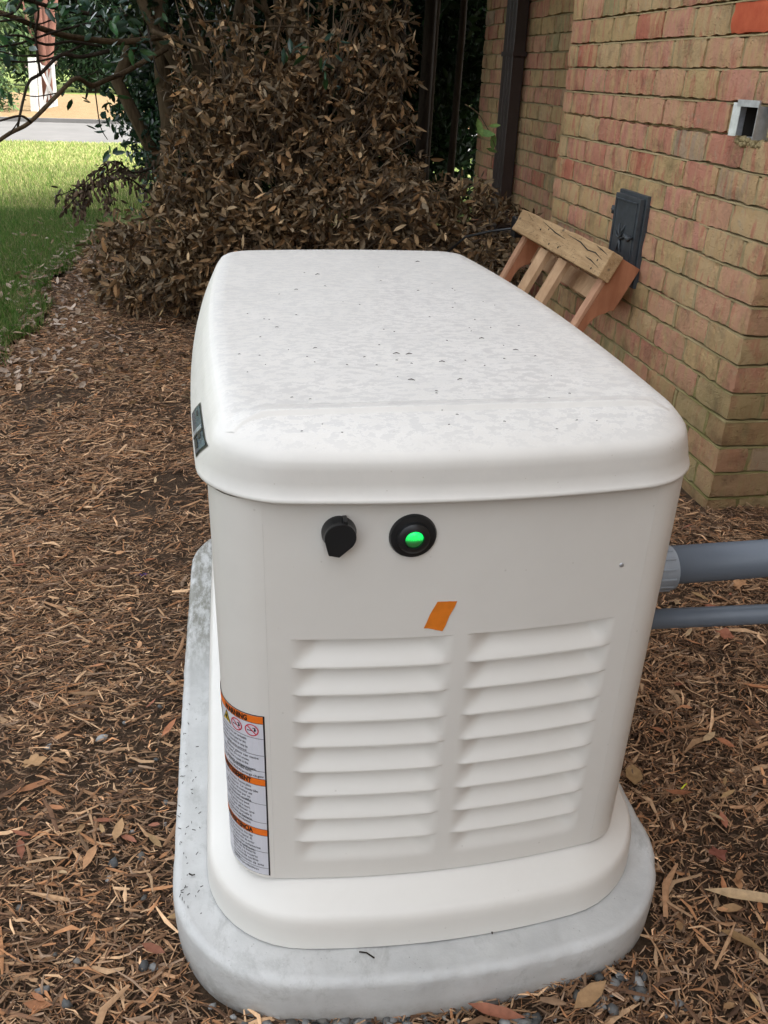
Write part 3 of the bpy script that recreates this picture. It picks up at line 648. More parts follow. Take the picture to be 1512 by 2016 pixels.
mb = MB(); mb.tube([(WT[1]-.01, YP, pz2), (1.0, YP, pz2+(pe2-pz2)*1.6), (1.5, YP, pz2+(pe2-pz2)*2.6)], r2_, 24); link('pipe', mb.me('pipe', True), m_pvc, C2)

# ------------------------------------------------------------------ brickwork
CHX, CHY0, CHY1, HC, Z0 = 1.186, 1.395, 3.085, .0851, .040
WX, WY1 = 1.5, 5.59
def brick_mesh(L, seed, D=.1, H=.0765):
    r = random.Random(seed); nl = max(3, int(round(L/.022))); nh = 4
    def P(i, j):   # rounded-corner outline with wobble
        u = i/nl*2-1; v = j/nh*2-1
        y = u*L/2; z = v*H/2
        return y, z
    vs = []; fs = []; wob = lambda a: (r.random()-.5)*a
    edge = {}
    for i in range(nl+1):
        for j in range(nh+1):
            y, z = P(i, j); be = i in (0, nl) or j in (0, nh); co = i in (0, nl) and j in (0, nh)
            x = -D/2 + (r.random()*.003 if not be else .001+r.random()*.004)
            if co: y *= .985; z *= .955; x += .0015
            if i in (0, nl): y += wob(.006)
            if j in (0, nh): z += wob(.0062)
            vs.append((x, y, z))
    K = (nl+1)*(nh+1); idx = lambda i, j: i*(nh+1)+j
    for i in range(nl):
        for j in range(nh): fs.append((idx(i, j), idx(i, j+1), idx(i+1, j+1), idx(i+1, j)))
    bd = [idx(i, 0) for i in range(nl+1)] + [idx(nl, j) for j in range(1, nh+1)] + [idx(i, nh) for i in range(nl-1, -1, -1)] + [idx(0, j) for j in range(nh-1, 0, -1)]
    base = len(vs)
    for k_ in bd: x, y, z = vs[k_]; vs.append((-D/2+.012+wob(.003), y*1.006, z*1.01))
    base2 = len(vs)
    for k_ in bd: x, y, z = vs[k_]; vs.append((D/2, y, z))
    n = len(bd)
    for k_ in range(n):
        k2 = (k_+1) % n; fs.append((bd[k_], bd[k2], base+k2, base+k_)); fs.append((base+k_, base+k2, base2+k2, base2+k_))
    fs.append(tuple(base2+k_ for k_ in range(n)))
    me = mesh('brick', vs, fs); bm = bmesh.new(); bm.from_mesh(me); bmesh.ops.recalc_face_normals(bm, faces=bm.faces); bm.to_mesh(me); bm.free()
    me.materials.append(m_brick); return auto(me, 55)
FULL = [brick_mesh(.2, 100+i) for i in range(14)]; HALF = [brick_mesh(.094, 300+i) for i in range(8)]
RED = brick_mesh(.2, 999); RED.materials.clear(); RED.materials.append(m_redbrick)
# corner bricks need a good end face too: built as a box with all rims softened
def quoin_mesh(L, seed):
    r = random.Random(seed); bm = bmesh.new(); bmesh.ops.create_cube(bm, size=1); bmesh.ops.subdivide_edges(bm, edges=bm.edges[:], cuts=3, use_grid_fill=True)
    for v in bm.verts:
        n = sum(abs(abs(c)-.5) < .01 for c in v.co); v.co = Vector((v.co.x*.1, v.co.y*L, v.co.z*.0765))*(1-.02*(n-1)); v.co += Vector(((r.random()-.5)*.004, (r.random()-.5)*.004, (r.random()-.5)*.004))
    me = bpy.data.meshes.new('brick'); bm.to_mesh(me); bm.free(); me.materials.append(m_brick); return auto(me, 60)
QUO = [quoin_mesh(.2, 500+i) for i in range(6)]
CHM = thing('brick_chimney', 'weathered tan and red brick chimney standing out from the house wall', 'chimney', (1.6, 2.2, 0))
HSE = thing('brick_house', 'shaded brick house wall set back behind the chimney', 'house', (5, 0, 0))
def put(meshes, parent, x, y, z, rz=0, me=None):
    o = bpy.data.objects.new('brick', me or random.choice(meshes)); COL.objects.link(o); o.parent = parent
    o.location = Vector((x+random.uniform(-.0022, .0022)*(1 if rz == 0 else .4), y+random.uniform(-.002, .002), z+random.uniform(-.0015, .0015)))-LOC[parent.name]
    o.rotation_euler = (random.gauss(0, .006), random.gauss(0, .008), rz+random.gauss(0, .006)); return o
VY0, VY1, VZ0, VZ1 = 1.535, 1.635, 1.062, 1.143      # opening of the metal vent
NROW = 19
for k in range(-1, NROW):
    z = Z0+HC*k+HC/2+.002
    def ok(a, b2): return not (b2 > VY0-.004 and a < VY1+.004 and z+.036 > VZ0 and z-.036 < VZ1)
    if k % 2 == 1:
        y = CHY0; put(QUO, CHM, CHX+.05, y+.1, z); y += .2125; first = CHX+.1125
        xb = [(first, .2), (first+.2125, .2)]
        n = 7
        for i in range(n):
            if ok(y, y+.2): put(FULL, CHM, CHX+.05, y+.1, z, me=RED if (k == 15 and i == 0) else None)
            y += .2125
    else:
        put(QUO, CHM, CHX+.1, CHY0+.05, z, math.pi/2); y = CHY0+.1125; xb = [(CHX+.2125, .2)]
        for i in range(7):
            red = False
            if ok(y, y+.2): put(FULL, CHM, CHX+.05, y+.1, z, me=RED if red else None)
            elif y < VY0: 
                if VY0-y > .09: put(HALF, CHM, CHX+.05, y+.047, z)
            else: 
                if y+.2-VY1 > .09: put(HALF, CHM, CHX+.05, y+.2-.047, z)
            y += .2125
        put(HALF, CHM, CHX+.05, y+.047, z)
    for x0, L in xb:
        if x0+L < WX+.1: put(FULL, CHM, x0+L/2, CHY0+.05, z, math.pi/2)
JN = {0: [], 1: [], 2: []}
c = MB(); i_ = .024
c.box((CHX+.12, CHY0+.024, -.1), (2.1, CHY1-.01, 1.66))
for (y0, y1, z0, z1) in [(CHY0+i_, VY0, -.1, 1.66), (VY1, CHY1-.008, -.1, 1.66), (VY0, VY1, -.1, VZ0), (VY0, VY1, VZ1, 1.66)]: c.box((CHX+i_, y0, z0), (CHX+.121, y1, z1))
for k in range(-1, NROW):       # sloping bed joints, flush below and deep under the brick above
    zt_ = Z0+HC*(k+1)+.002-.0037; zb2 = zt_+.0115
    for a0_, a1_, ax_ in ((CHY0+.002, CHY1-.01, 0), (CHX+.002, WX+.1, 1)):
        n_b = 60 if ax_ == 0 else 12; rows_ = []
        for i in range(n_b+1):
            q_ = a0_+(a1_-a0_)*i/n_b; d1_, d2_ = .0015+random.uniform(-.001, .002), .0165
            if ax_ == 0: zz_ = random.uniform(.0005, .003); rows_.append([(CHX+d1_, q_, zt_-.002), (CHX+d1_+.001, q_, zt_+zz_), (CHX+.012, q_, zt_+zz_+.002)])
            else: zz_ = random.uniform(.0005, .003); rows_.append([(q_, CHY0+d1_, zt_-.002), (q_, CHY0+d1_+.001, zt_+zz_), (q_, CHY0+.012, zt_+zz_+.002)])
        if ax_ == 0 and zt_ > VZ0-.01 and zt_ < VZ1: continue
        c.add([v for r in rows_ for v in r], [(i*3+j, i*3+j+1, i*3+j+4, i*3+j+3) for i in range(n_b) for j in range(2)])
    zc = Z0+HC*k+HC/2+.002
    ys_ = [CHY0+.2063+.2125*i for i in range(8)] if k % 2 == 1 else [CHY0+.1063+.2125*i for i in range(8)]
    for q_ in ys_:
        if q_ < CHY1-.03 and not (VZ0-.04 < zc < VZ1+.04 and VY0-.02 < q_ < VY1+.02): dd_ = .004+random.uniform(-.002, .004); c.box((CHX+dd_, q_-.0075, zc-.037), (CHX+.026, q_+.0075, zc+.033))
    for q_ in ([CHX+.1063, CHX+.3188] if k % 2 == 1 else [CHX+.2063]): c.box((q_-.0075, CHY0+.005, zc-.037), (q_+.0075, CHY0+.026, zc+.033))
link('mortar', c.me('mortar'), m_mortar, CHM)
c = MB(); c.box((CHX, CHY0, 1.661), (2.1, CHY1, 9.4)); c.box((CHX-.04, CHY0-.04, 9.1), (2.14, CHY1+.04, 9.25)); link('upper_stack', c.me('upper_stack'), m_farbrick, CHM)
for k in range(-1, NROW):
    z = Z0+HC*k+HC/2+.002; y = WY1 - (.0 if k % 2 else .1)
    if k % 2 == 0: put(HALF, HSE, WX+.05, WY1-.05, z); y -= .0125
    while y-.2 > CHY1+.02: put(FULL, HSE, WX+.05, y-.1, z); y -= .2125
c = MB(); c.box((WX+.022, -8, -.1), (9, WY1-.008, 1.665))
for k in range(-1, NROW):
    zt_ = Z0+HC*(k+1)+.002-.0037
    c.add([(WX+.002, CHY1, zt_-.002), (WX+.003, CHY1, zt_+.003), (WX+.012, CHY1, zt_+.005), (WX+.002, WY1-.01, zt_-.002), (WX+.003, WY1-.01, zt_+.003), (WX+.012, WY1-.01, zt_+.005)], [(0, 1, 4, 3), (1, 2, 5, 4)])
link('mortar', c.me('mortar'), m_mortar, HSE)
c = MB(); c.box((WX-.001, -8, -.09), (WX+.1, CHY0-.001, 1.664)); c.box((WX, -8, 1.666), (9, WY1, 6.5)); link('wall', c.me('wall'), m_farbrick, HSE)
c = MB(); c.prism([(WX-.45, -8.4, 6.45), (5.25, -8.4, 8.9), (9.5, -8.4, 6.45), (9.5, -8.4, 6.3), (WX-.45, -8.4, 6.3)], (0, WY1+8.9, 0)); link('roof', c.me('roof'), m_barkd, HSE)
# downspout
dp = [atx(992, 0, WX-.08), atx(1023, 0, WX-.08)]; dy0, dy1 = dp[1].y, dp[0].y
DS = thing('downspout', 'dark brown metal downspout on the house wall', 'downspout', (WX-.07, (dy0+dy1)/2, 0))
c = MB(); c.box((WX-.085, dy0+.02, .12), (WX-.012, dy1-.09, 6.3)); 
for yy in (dy0+.07, dy0+.13): c.box((WX-.0885, yy, .12), (WX-.083, yy+.02, 6.3))
link('pipe', c.me('pipe', bevel=.004), m_spout, DS)
for zz in (1.3, .35): c = MB(); c.box((WX-.09, dy0+.005, zz), (WX-.004, dy1-.075, zz+.025)); link('strap', c.me('strap'), m_spout, DS)
# ash door on the chimney
dt = [atx(1216, 381, CHX-.02), atx(1266, 400, CHX-.02)]; DZ1 = dt[0].z+.006; DZ0 = DZ1-.29; DY1, DY0 = dt[0].y-.01, dt[1].y-.0
AD = thing('ash_door', 'black cast iron cleanout door on the chimney above the wooden frame', 'cleanout door', (CHX, (DY0+DY1)/2, DZ0))
c = MB(); c.box((CHX-.012, DY0-.012, DZ0-.012), (CHX+.03, DY1+.012, DZ1+.012)); link('frame', c.me('frame', bevel=.002), m_blackm, AD)
c = MB(); c.box((CHX-.030, DY0, DZ0), (CHX-.0125, DY1, DZ1)); a = .014; c.box((CHX-.034, DY0+a, DZ0+a), (CHX-.029, DY1-a, DZ0+a+.006)); c.box((CHX-.034, DY0+a, DZ1-a-.006), (CHX-.029, DY1-a, DZ1-a)); c.box((CHX-.034, DY0+a, DZ0+a), (CHX-.029, DY0+a+.006, DZ1-a)); c.box((CHX-.034, DY1-a-.006, DZ0+a), (CHX-.029, DY1-a, DZ1-a)); door = link('door', c.me('door', bevel=.0015), m_blackm, AD)
cy_, cz_ = (DY0+DY1)/2+.01, DZ0+.15; c = MB()
for ang in (20, 65, 115, 160, 250, 290): 
    a = math.radians(ang); c.tube([(CHX-.033, cy_, cz_-.01), (CHX-.036, cy_+.03*math.cos(a), cz_-.01+.03*math.sin(a)), (CHX-.032, cy_+.055*math.cos(a), cz_-.01+.05*math.sin(a)+.006)], [.005, .0035, .002], 6)
link('cast_emblem', c.me('cast_emblem', True), m_blackm, door)
c = MB(); c.tube([(CHX-.03, DY0+.018, cz_+.01), (CHX-.05, DY0+.018, cz_+.01)], .006, 10); c.tube([(CHX-.048, DY0+.05, cz_+.016), (CHX-.052, DY0+.02, cz_+.012), (CHX-.052, DY0+.002, cz_+.006)], [.006, .008, .009], 10); link('latch', c.me('latch', True), m_blackm, door)
for hz in (DZ1-.062, DZ0+.07):
    c = MB(); c.tube([(CHX-.024, DY1+.016, hz-.014), (CHX-.024, DY1+.016, hz+.014)], .0075, 10); c.tube([(CHX-.024, DY1+.03, hz), (CHX-.026, DY1-.01, hz)], .005, 8); link('hinge', c.me('hinge', True), m_blackm, AD)
# metal vent
VN = thing('metal_vent', 'small bent aluminium vent sleeve set in the chimney bricks', 'vent', (CHX, VY0+.05, VZ0))
c = MB(); t = .0022; x0, x1 = CHX-.022, CHX+.11; c.box((x0, VY0, VZ0-.002), (x1, VY0+t, VZ1)); c.box((x0+.006, VY1-t, VZ0+.004), (x1, VY1, VZ1)); c.box((x0+.003, VY0+t, VZ1-t), (x1, VY1-t, VZ1)); c.box((CHX+.003, VY0+t, VZ0), (x1, VY1-t, VZ0+t)); link('sleeve', c.me('sleeve'), m_alu, VN)
c = MB(); Mt = Matrix.Translation((x0+.006, VY1, VZ0+.002)) @ Matrix.Rotation(math.radians(14), 4, 'Z'); c.box((0, 0, 0), (.0022, .028, VZ1-VZ0+.004), Mt); c.box((x0-.002, VY0-.004, VZ1-.003), (x0+.003, VY1+.006, VZ1+.014)); link('flange', c.me('flange'), m_alu, VN)
c = MB(); c.box((CHX+.05, VY0+.003, VZ0+.003), (CHX+.118, VY1-.001, VZ1-.001)); c.tube([(CHX+.03, (VY0+VY1)/2+.01, VZ0+.022), (CHX+.06, (VY0+VY1)/2+.01, VZ0+.022)], .026, 20); c.box((CHX+.002, VY1-t-.001, VZ0+.002), (CHX+.05, VY1-t-.0004, VZ1-.003)); c.box((CHX+.002, VY0+t+.0004, VZ1-t-.0012), (CHX+.05, VY1-t-.001, VZ1-t-.0005)); link('shade_liner', auto(c.me('shade_liner')), m_dark, VN)  # near-black box, tube and plates paint the shade inside the sleeve
mo = MB(); random.seed(5)
for i in range(26):
    a = random.random(); p_1 = (CHX+.004, VY0-.012+a*.13, VZ0-.012+random.uniform(-.006, .008)); mo.tube([p_1, (p_1[0]-.006, p_1[1]+random.uniform(-.01, .01), p_1[2]+random.uniform(-.004, .004))], [.011, .005], 6)
link('mortar_dab', mo.me('mortar_dab', True), m_mortar, VN)

# ------------------------------------------------------------------ wooden frame leaning on the chimney
WF = thing('wooden_frame', 'wooden frame with pine top rail and cedar uprights leaning against the chimney', 'wooden frame', (1.0, 2.55, .35))
def side_board(y0, th, mat, L=.62, wd=.0875, name='upright', notch=True):
    T = Vector((1.103, y0, .640)); dn = Vector((-.128, 0, -.249)).normalized(); bk_ = Vector((.249*1.0, 0, -.128)).normalized()
    Lb = L; prof = [T, T+bk_*wd, T+bk_*wd+dn*.165]
    if notch: prof += [T+bk_*wd*(.86)+dn*.17] + [T+bk_*wd*(.84-.5*math.sin(a))+dn*(.262+.0-.075*math.cos(a)*1.0+.0) for a in np.linspace(.25, 1.5, 6)]
    prof += [T+bk_*wd*.42+dn*Lb, T+dn*Lb]
    mb = MB(); mb.prism(prof, (0, th, 0)); return mb
def zfit(mb): return mb
b1 = side_board(2.1, .04, m_cedar); link('upright', b1.me('upright', bevel=.002), m_cedar, WF)
b1 = side_board(2.98, .04, m_cedar); link('upright', b1.me('upright', bevel=.002), m_cedar, WF)
dn = Vector((-.128, 0, -.249)).normalized(); bk_ = Vector((.249, 0, -.128)).normalized(); T = Vector((1.103, 0, .640))
# front strips on the uprights
for y0 in (2.1, 2.98):
    mb = MB(); a = T+Vector((0, y0-.0, 0))+dn*.09-bk_*.014; mb.prism([a, a+bk_*.0135, a+bk_*.0135+dn*.5, a+dn*.5], (0, .045, 0)); link('facing_strip', mb.me('facing_strip', bevel=.002), m_cedar2, WF)
# pine rail, thick and rough
mb = MB(); ylist = np.linspace(2.08, 3.1, 15); rings = []
for i, yy in enumerate(ylist):
    w = .004*math.sin(i*1.7)+.003*math.sin(i*3.1); a = T+Vector((0, yy, 0))-bk_*.050+Vector((0, 0, w*.4)) - dn*.004
    rings.append([a, a+bk_*(.049), a+bk_*.049+dn*.10, a+dn*(.098+w*.2)])
mb.loft(rings, True, True); link('top_rail', mb.me('top_rail', bevel=.004), m_pine, WF)
A0 = T-bk_*.050-dn*.004
def railp(y, v): return A0+Vector((0, y, 0))+dn*(.098*v)-bk_*.0006
ck = MB()
for pts_ in ([(2.12, .42), (2.2, .30), (2.27, .34), (2.36, .2), (2.5, .16)], [(2.10, .2), (2.16, .12), (2.22, .06)], [(2.11, .72), (2.2, .6), (2.25, .58)], [(2.5, .35), (2.62, .3), (2.8, .12)], [(2.9, .3), (3.0, .1)]):
    ck.tube([railp(y, v) for y, v in pts_], [.0005]+[.0022]*(len(pts_)-2)+[.0006], 5)
link('crack', ck.me('crack'), m_dark, WF)['kind'] = 'stuff'
nl = MB()
for y, v in ((2.15, .5), (2.16, .85), (2.52, .75), (2.62, .8), (2.78, .45), (2.7, .3)): nl.tube([railp(y, v)-bk_*.0006, railp(y, v)+bk_*.002], .0045, 8)
link('nail_holes', nl.me('nail_holes'), m_dark, WF)['kind'] = 'stuff'
for y0 in (2.44, 2.66):
    mb = MB(); a = T+Vector((0, y0, 0))+dn*.10-bk_*.02; prof = [a+bk_*.025*math.sin(t)*0 + Vector((0, .085*(t/ math.pi), 0)) - bk_*.016*math.sin(t) for t in np.linspace(0, math.pi, 9)]
    prof += [a+bk_*.02+Vector((0, .085, 0)), a+bk_*.02]; mb.prism(prof, dn*.5); link('slat', auto(mb.me('slat')), m_slat, WF)
mb = MB(); a = T+bk_*.062+dn*.10; mb.prism([a+Vector((0, 2.14, 0)), a+Vector((0, 2.14, 0))+dn*.075, a+Vector((0, 2.14, 0))+dn*.075+bk_*.02, a+Vector((0, 2.14, 0))+bk_*.02], (0, .84, 0)); link('back_rail', mb.me('back_rail', bevel=.002), m_slat, WF)
# black clip and cable on the far end of the rail
CB = thing('black_cable', 'thin black cable with a clip at the far end of the pine rail', 'cable', (1.0, 3.1, .55))
e0 = Vector((1.055, 3.09, .60)); c = MB(); c.box(e0+Vector((-.03, 0, -.06)), e0+Vector((.015, .05, .03))); link('clip', c.me('clip', bevel=.006), m_black, CB)
c = MB(); c.tube([e0+Vector((-.01, .03, -.02)), e0+Vector((-.10, .12, -.05)), e0+Vector((-.2, .2, -.09)), e0+Vector((-.28, .3, -.2))], .006, 8); link('cord', c.me('cord', True), m_black, CB)

# ------------------------------------------------------------------ dead shrub
PDEAD = [(.17, .105, .05), (.24, .155, .08), (.12, .072, .034), (.33, .235, .135), (.19, .135, .08), (.085, .052, .026), (.26, .15, .07), (.22, .17, .11)]
BUSH = thing('dead_shrub', 'big dried-out shrub full of brown leaves behind the generator', 'shrub', (0, 4.3, 0))
ELL = [((.0, 4.35, .45), (.88, .75, 1.0), 1800), ((-.45, 4.15, .25), (.55, .55, .42), 620), ((.85, 4.0, .32), (.5, .55, .42), 430), ((-.25, 4.5, 1.25), (.55, .5, .5), 330), ((.45, 3.75, .42), (.62, .35, .45), 560), ((.35, 4.45, 1.2), (.48, .5, .5), 420), ((-.2, 4.25, 1.05), (.45, .4, .35), 260), ((-.1, 3.7, .32), (.5, .3, .36), 420), ((1.2, 3.75, .40), (.2, .3, .2), 60), ((-.72, 4.35, .5), (.22, .4, .42), 110)]
cc, cr, ce = [], [], []
for (c0, r0, n) in ELL:
    u = rng.normal(0, 1, (n, 3)); u /= np.linalg.norm(u, axis=-1, keepdims=True); u[:, 1] = np.where(rng.random(n) < .72, -np.abs(u[:, 1]), u[:, 1])
    rr = rng.uniform(.68, 1.04, (n, 1)); p = np.array(c0)+u*rr*np.array(r0); ok = (p[:, 2] > .03) & (p[:, 1] > 3.25) & ~((p[:, 0] > 1.12) & (p[:, 1] < 3.12)) & (p[:, 0] < 1.42)
    cc.append(p[ok]); cr.append(u[ok])
CC = np.concatenate(cc); UU = np.concatenate(cr); kp = ~((CC[:, 2] > 1.05+.25*(CC[:, 0]+.6)) & (CC[:, 0] < .25) & (rng.random(len(CC)) < .7)) & ~((CC[:, 0] < -.50-.35*np.clip(.95-CC[:, 2], 0, 1)) & (CC[:, 2] > .45)); CC, UU = CC[kp], UU[kp]; print('clusters', len(CC))
pl = lambda: None
P, D, N, L, Wd = [], [], [], [], []
k7 = rng.integers(5, 10, len(CC)); idx = np.repeat(np.arange(len(CC)), k7); n = len(idx)
axis = UU + rng.normal(0, .5, UU.shape); axis[:, 2] -= .1; axis /= np.linalg.norm(axis, axis=-1, keepdims=True)
sp = rng.normal(0, .8, (n, 3)); D = axis[idx]*.7+sp; D[:, 2] -= .25; D /= np.linalg.norm(D, axis=-1, keepdims=True)
P = CC[idx]+axis[idx]*rng.uniform(-.05, .03, (n, 1))+rng.normal(0, .006, (n, 3))
N = rng.normal(0, 1, (n, 3)); N[:, 2] += .6; N -= D*np.sum(N*D, -1, keepdims=True); N /= np.linalg.norm(N, axis=-1, keepdims=True)
L = rng.uniform(.026, .072, n); Wd = L*rng.uniform(.2, .5, n)
def score(P): return P[:, 1]+rng.random(len(P))*.8
so = np.argsort(np.linalg.norm(P-np.array([CX, CY, CZ]), axis=-1)-L*30*0 + rng.random(n)*.5); big, rest = so[:300], so[300:]
v, f, c = leaf_arrays(P[rest], D[rest], N[rest], L[rest], Wd[rest], pick(PDEAD, len(rest), .45)*.88, .35)
o = link('dead_leaves', np_mesh('dead_leaves', v, f, c), m_dead, BUSH); o['kind'] = 'stuff'
leaf_parts(BUSH, P[big], D[big], N[big], L[big], Wd[big], m_dead, PDEAD, 300)
# twigs and stems of the shrub
tw = MB(); random.seed(3)
for i in range(0, len(CC), 3):
    e = Vector(CC[i]); root = Vector((e.x*.35, 4.5+(e.y-4.5)*.3, max(.02, e.z*.35))); mid = root.lerp(e, .6)+Vector((random.uniform(-.08, .08), random.uniform(-.05, .05), random.uniform(-.02, .12)))
    tw.tube([mid, mid.lerp(e, .5)+Vector((random.uniform(-.03, .03),)*3), e], [.005, .0035, .0018], 4, False)
link('twigs', tw.me('twigs'), simple('dry_twig', (.16, .115, .075), .8), BUSH)['kind'] = 'stuff'
stems = [((230, 160), (300, 20), 4.7, .035), ((330, 330), (320, 150), 4.6, .05), ((400, 300), (385, 60), 4.7, .055), ((420, 250), (470, 20), 4.8, .03), ((470, 200), (495, -20), 4.6, .022), ((560, 170), (515, -10), 4.5, .018), ((610, 150), (580, -20), 4.8, .028), ((640, 200), (575, -30), 4.9, .024), ((545, 300), (545, 60), 4.7, .02), ((360, 150), (265, -30), 4.5, .03)]
for (a, b2, Y, r) in stems:
    p0, p1 = at(*a, Y), at(*b2, Y); p0b = Vector((p0.x*.5, Y+.1, .02)); up = p1+(p1-p0).normalized()*1.0; mb = MB()
    mb.tube([p0b, p0.lerp(p0b, .3)+Vector((.02, 0, 0)), p0, p0.lerp(p1, .5)+Vector((random.uniform(-.03, .03), 0, 0)), p1, up], [r*1.15, r*1.1, r, r*.95, r*.9, r*.7], 9)
    link('stem', mb.me('stem', True), m_bark, BUSH)
def branch_px(pts, Y0, Y1, r0, r1, parent, mat, name='branch', n=7):
    m = len(pts); w = []
    for i, p in enumerate(pts): w.append(at(p[0], p[1], Y0+(Y1-Y0)*i/(m-1)))
    out = []
    for i in range(m-1):
        p0 = w[max(i-1, 0)]; p1 = w[i]; p2 = w[i+1]; p3 = w[min(i+2, m-1)]
        for t in (0, .25, .5, .75):
            out.append(.5*((2*p1)+(-p0+p2)*t+(2*p0-5*p1+4*p2-p3)*t*t+(-p0+3*p1-3*p2+p3)*t**3))
    out.append(w[-1]); rad = [r0+(r1-r0)*i/(len(out)-1) for i in range(len(out))]
    mb = MB(); mb.tube(out, rad, n); return link(name, mb.me(name, True), mat, parent), out
for pts, Y0, Y1, r0, r1 in [([(545, 40), (520, 20), (495, 0)], 4.5, 4.4, .012, .01), ([(380, 45), (440, 42), (490, 52), (555, 52), (630, 58)], 4.3, 4.2, .006, .004), ([(300, 62), (345, 78), (400, 98), (420, 100)], 4.3, 4.1, .014, .006), ([(720, 235), (692, 250), (700, 232), (660, 246)], 4.0, 3.9, .005, .003), ([(740, -10), (715, 25), (680, 32)], 4.1, 4.0, .005, .003)]:
    branch_px(pts, Y0, Y1, r0, r1, BUSH, m_bark)

# dark hanging sprig over the lawn
SPR = []
_, s1 = branch_px([(300, 330), (262, 340), (230, 318), (200, 330), (160, 365), (118, 385)], 4.3, 4.0, .007, .002, BUSH, m_barkd, 'sprig')
_, s2 = branch_px([(290, 380), (250, 350), (200, 365), (160, 380), (130, 410)], 4.2, 4.0, .006, .002, BUSH, m_barkd, 'sprig')
_, s3 = branch_px([(240, 330), (210, 345), (215, 380), (218, 405)], 4.2, 4.1, .004, .002, BUSH, m_barkd, 'sprig')
_, s4 = branch_px([(200, 345), (175, 365), (165, 400), (160, 425)], 4.1, 4.0, .004, .002, BUSH, m_barkd, 'sprig')
pts = np.array([list(p) for s in (s1, s2, s3, s4) for p in s]); rep = 7
P = np.repeat(pts, rep, 0)+rng.normal(0, .018, (len(pts)*rep, 3)); n = len(P); D = rng.normal(0, .5, (n, 3)); D[:, 2] -= .7; D[:, 0] -= .2; D /= np.linalg.norm(D, axis=-1, keepdims=True)
N = rng.normal(0, 1, (n, 3)); N -= D*np.sum(N*D, -1, keepdims=True); N /= np.linalg.norm(N, axis=-1, keepdims=True); L = rng.uniform(.03, .05, n)
v, f, c = leaf_arrays(P, D, N, L, L*.4, pick([(.09, .06, .04), (.06, .045, .03), (.13, .09, .06)], n), .3); o = link('sprig_leaves', np_mesh('sprig_leaves', v, f, c), m_dead, BUSH); o['kind'] = 'stuff'

# ------------------------------------------------------------------ foliage masses
def cloud(c0, r0, nclump, per, csz, L, pal, shape=.45, zmin=.05, flat_=.0, sd=.25):
    u = rng.normal(0, 1, (nclump, 3)); u /= np.linalg.norm(u, axis=-1, keepdims=True); cl = np.array(c0)+u*(rng.uniform(.35, 1.05, (nclump, 1)))*np.array(r0)
    tone = np.exp(rng.normal(0, .25, nclump)); idx = np.repeat(np.arange(nclump), per); n = len(idx); P = cl[idx]+rng.normal(0, csz, (n, 3))*[1, 1, .8]
    ok = P[:, 2] > zmin; P = P[ok]; idx = idx[ok]; n = len(P)
    D = rng.normal(0, 1, (n, 3)); D[:, 2] -= .3; D /= np.linalg.norm(D, axis=-1, keepdims=True); N = rng.normal(0, 1, (n, 3)); N[:, 2] += .8; N -= D*np.sum(N*D, -1, keepdims=True); N /= np.linalg.norm(N, axis=-1, keepdims=True)
    Ls = L*rng.uniform(.7, 1.3, n); c = pick(pal, n, sd)*tone[idx][:, None]; return P, D, N, Ls, Ls*shape, np.clip(c, 0, .8)
def tree(name, label, cat, base, trunks, clouds, mat, bark, group=None, cname='crown'):
    t = thing(name, label, cat, base, group)
    for (pts, r0, r1) in trunks:
        mb = MB(); m = len(pts); mb.tube([Vector(p) for p in pts], [r0+(r1-r0)*i/(m-1) for i in range(m)], 10); link('trunk', mb.me('trunk', True), bark, t)
    Vs, Fs, Cs, o_ = [], [], [], 0
    for a in clouds:
        v, f, c = leaf_arrays(*cloud(*a)); Vs.append(v); Fs.append(f+o_); Cs.append(c); o_ += len(v)
    o = link(cname, np_mesh(cname, np.concatenate(Vs), np.concatenate(Fs), np.concatenate(Cs)), mat, t); return t
PDG = [(.008, .02, .008), (.012, .03, .011), (.02, .044, .016), (.014, .025, .012)]
PHG = [(.014, .04, .018), (.022, .06, .026), (.035, .085, .03), (.02, .045, .03)]
PMG = [(.04, .075, .03), (.06, .105, .035), (.085, .12, .045), (.05, .075, .035)]
POL = [(.10, .12, .035), (.13, .15, .05), (.085, .10, .03)]
# holly to the left of the dead shrub
tree('holly_bush', 'glossy dark green holly left of the dead shrub', 'bush', (-.75, 5.4, 0), [([(-.6, 5.5, 0), (-.72, 5.45, .6), (-.85, 5.4, 1.4)], .03, .015)],
     [((-.62, 5.2, 1.0), (.25, .35, .42), 110, 30, .055, .042, PHG), ((-.60, 4.9, .70), (.16, .3, .3), 60, 28, .05, .042, PHG), ((-.5, 4.75, 1.45), (.4, .3, .3), 60, 26, .07, .05, PDG), ((-.62, 5.2, .3), (.15, .2, .2), 8, 16, .05, .042, PHG)], m_green, m_barkd)
# evergreen trees that close the view behind the shrub, with many thin dark trunks
tree('evergreen_tree', 'dark evergreen directly behind the dead shrub, its crown over it', 'tree', (-.2, 6.3, 0), [([(-.25, 6.3, 0), (-.2, 6.3, 1.6), (-.3, 6.3, 4)], .09, .05), ([(.25, 6.5, 0), (.3, 6.5, 1.6), (.5, 6.5, 4)], .07, .04)],
     [((.5, 5.9, 3.1), (1.6, 1.5, .9), 300, 34, .2, .10, PDG), ((.0, 7.4, 1.0), (1.15, .7, 1.25), 230, 50, .15, .09, PDG), ((.2, 4.9, 2.9), (1.5, 1.2, .6), 190, 40, .2, .09, PDG), ((.85, 4.6, 2.3), (.85, 1.2, .35), 190, 48, .14, .09, PDG), ((-.45, 6.4, 1.9), (.6, .6, .6), 60, 32, .14, .08, PDG), ((-.4, 4.7, 3.2), (1.5, 1.3, .7), 300, 40, .2, .12, PDG)], m_far, m_bark)
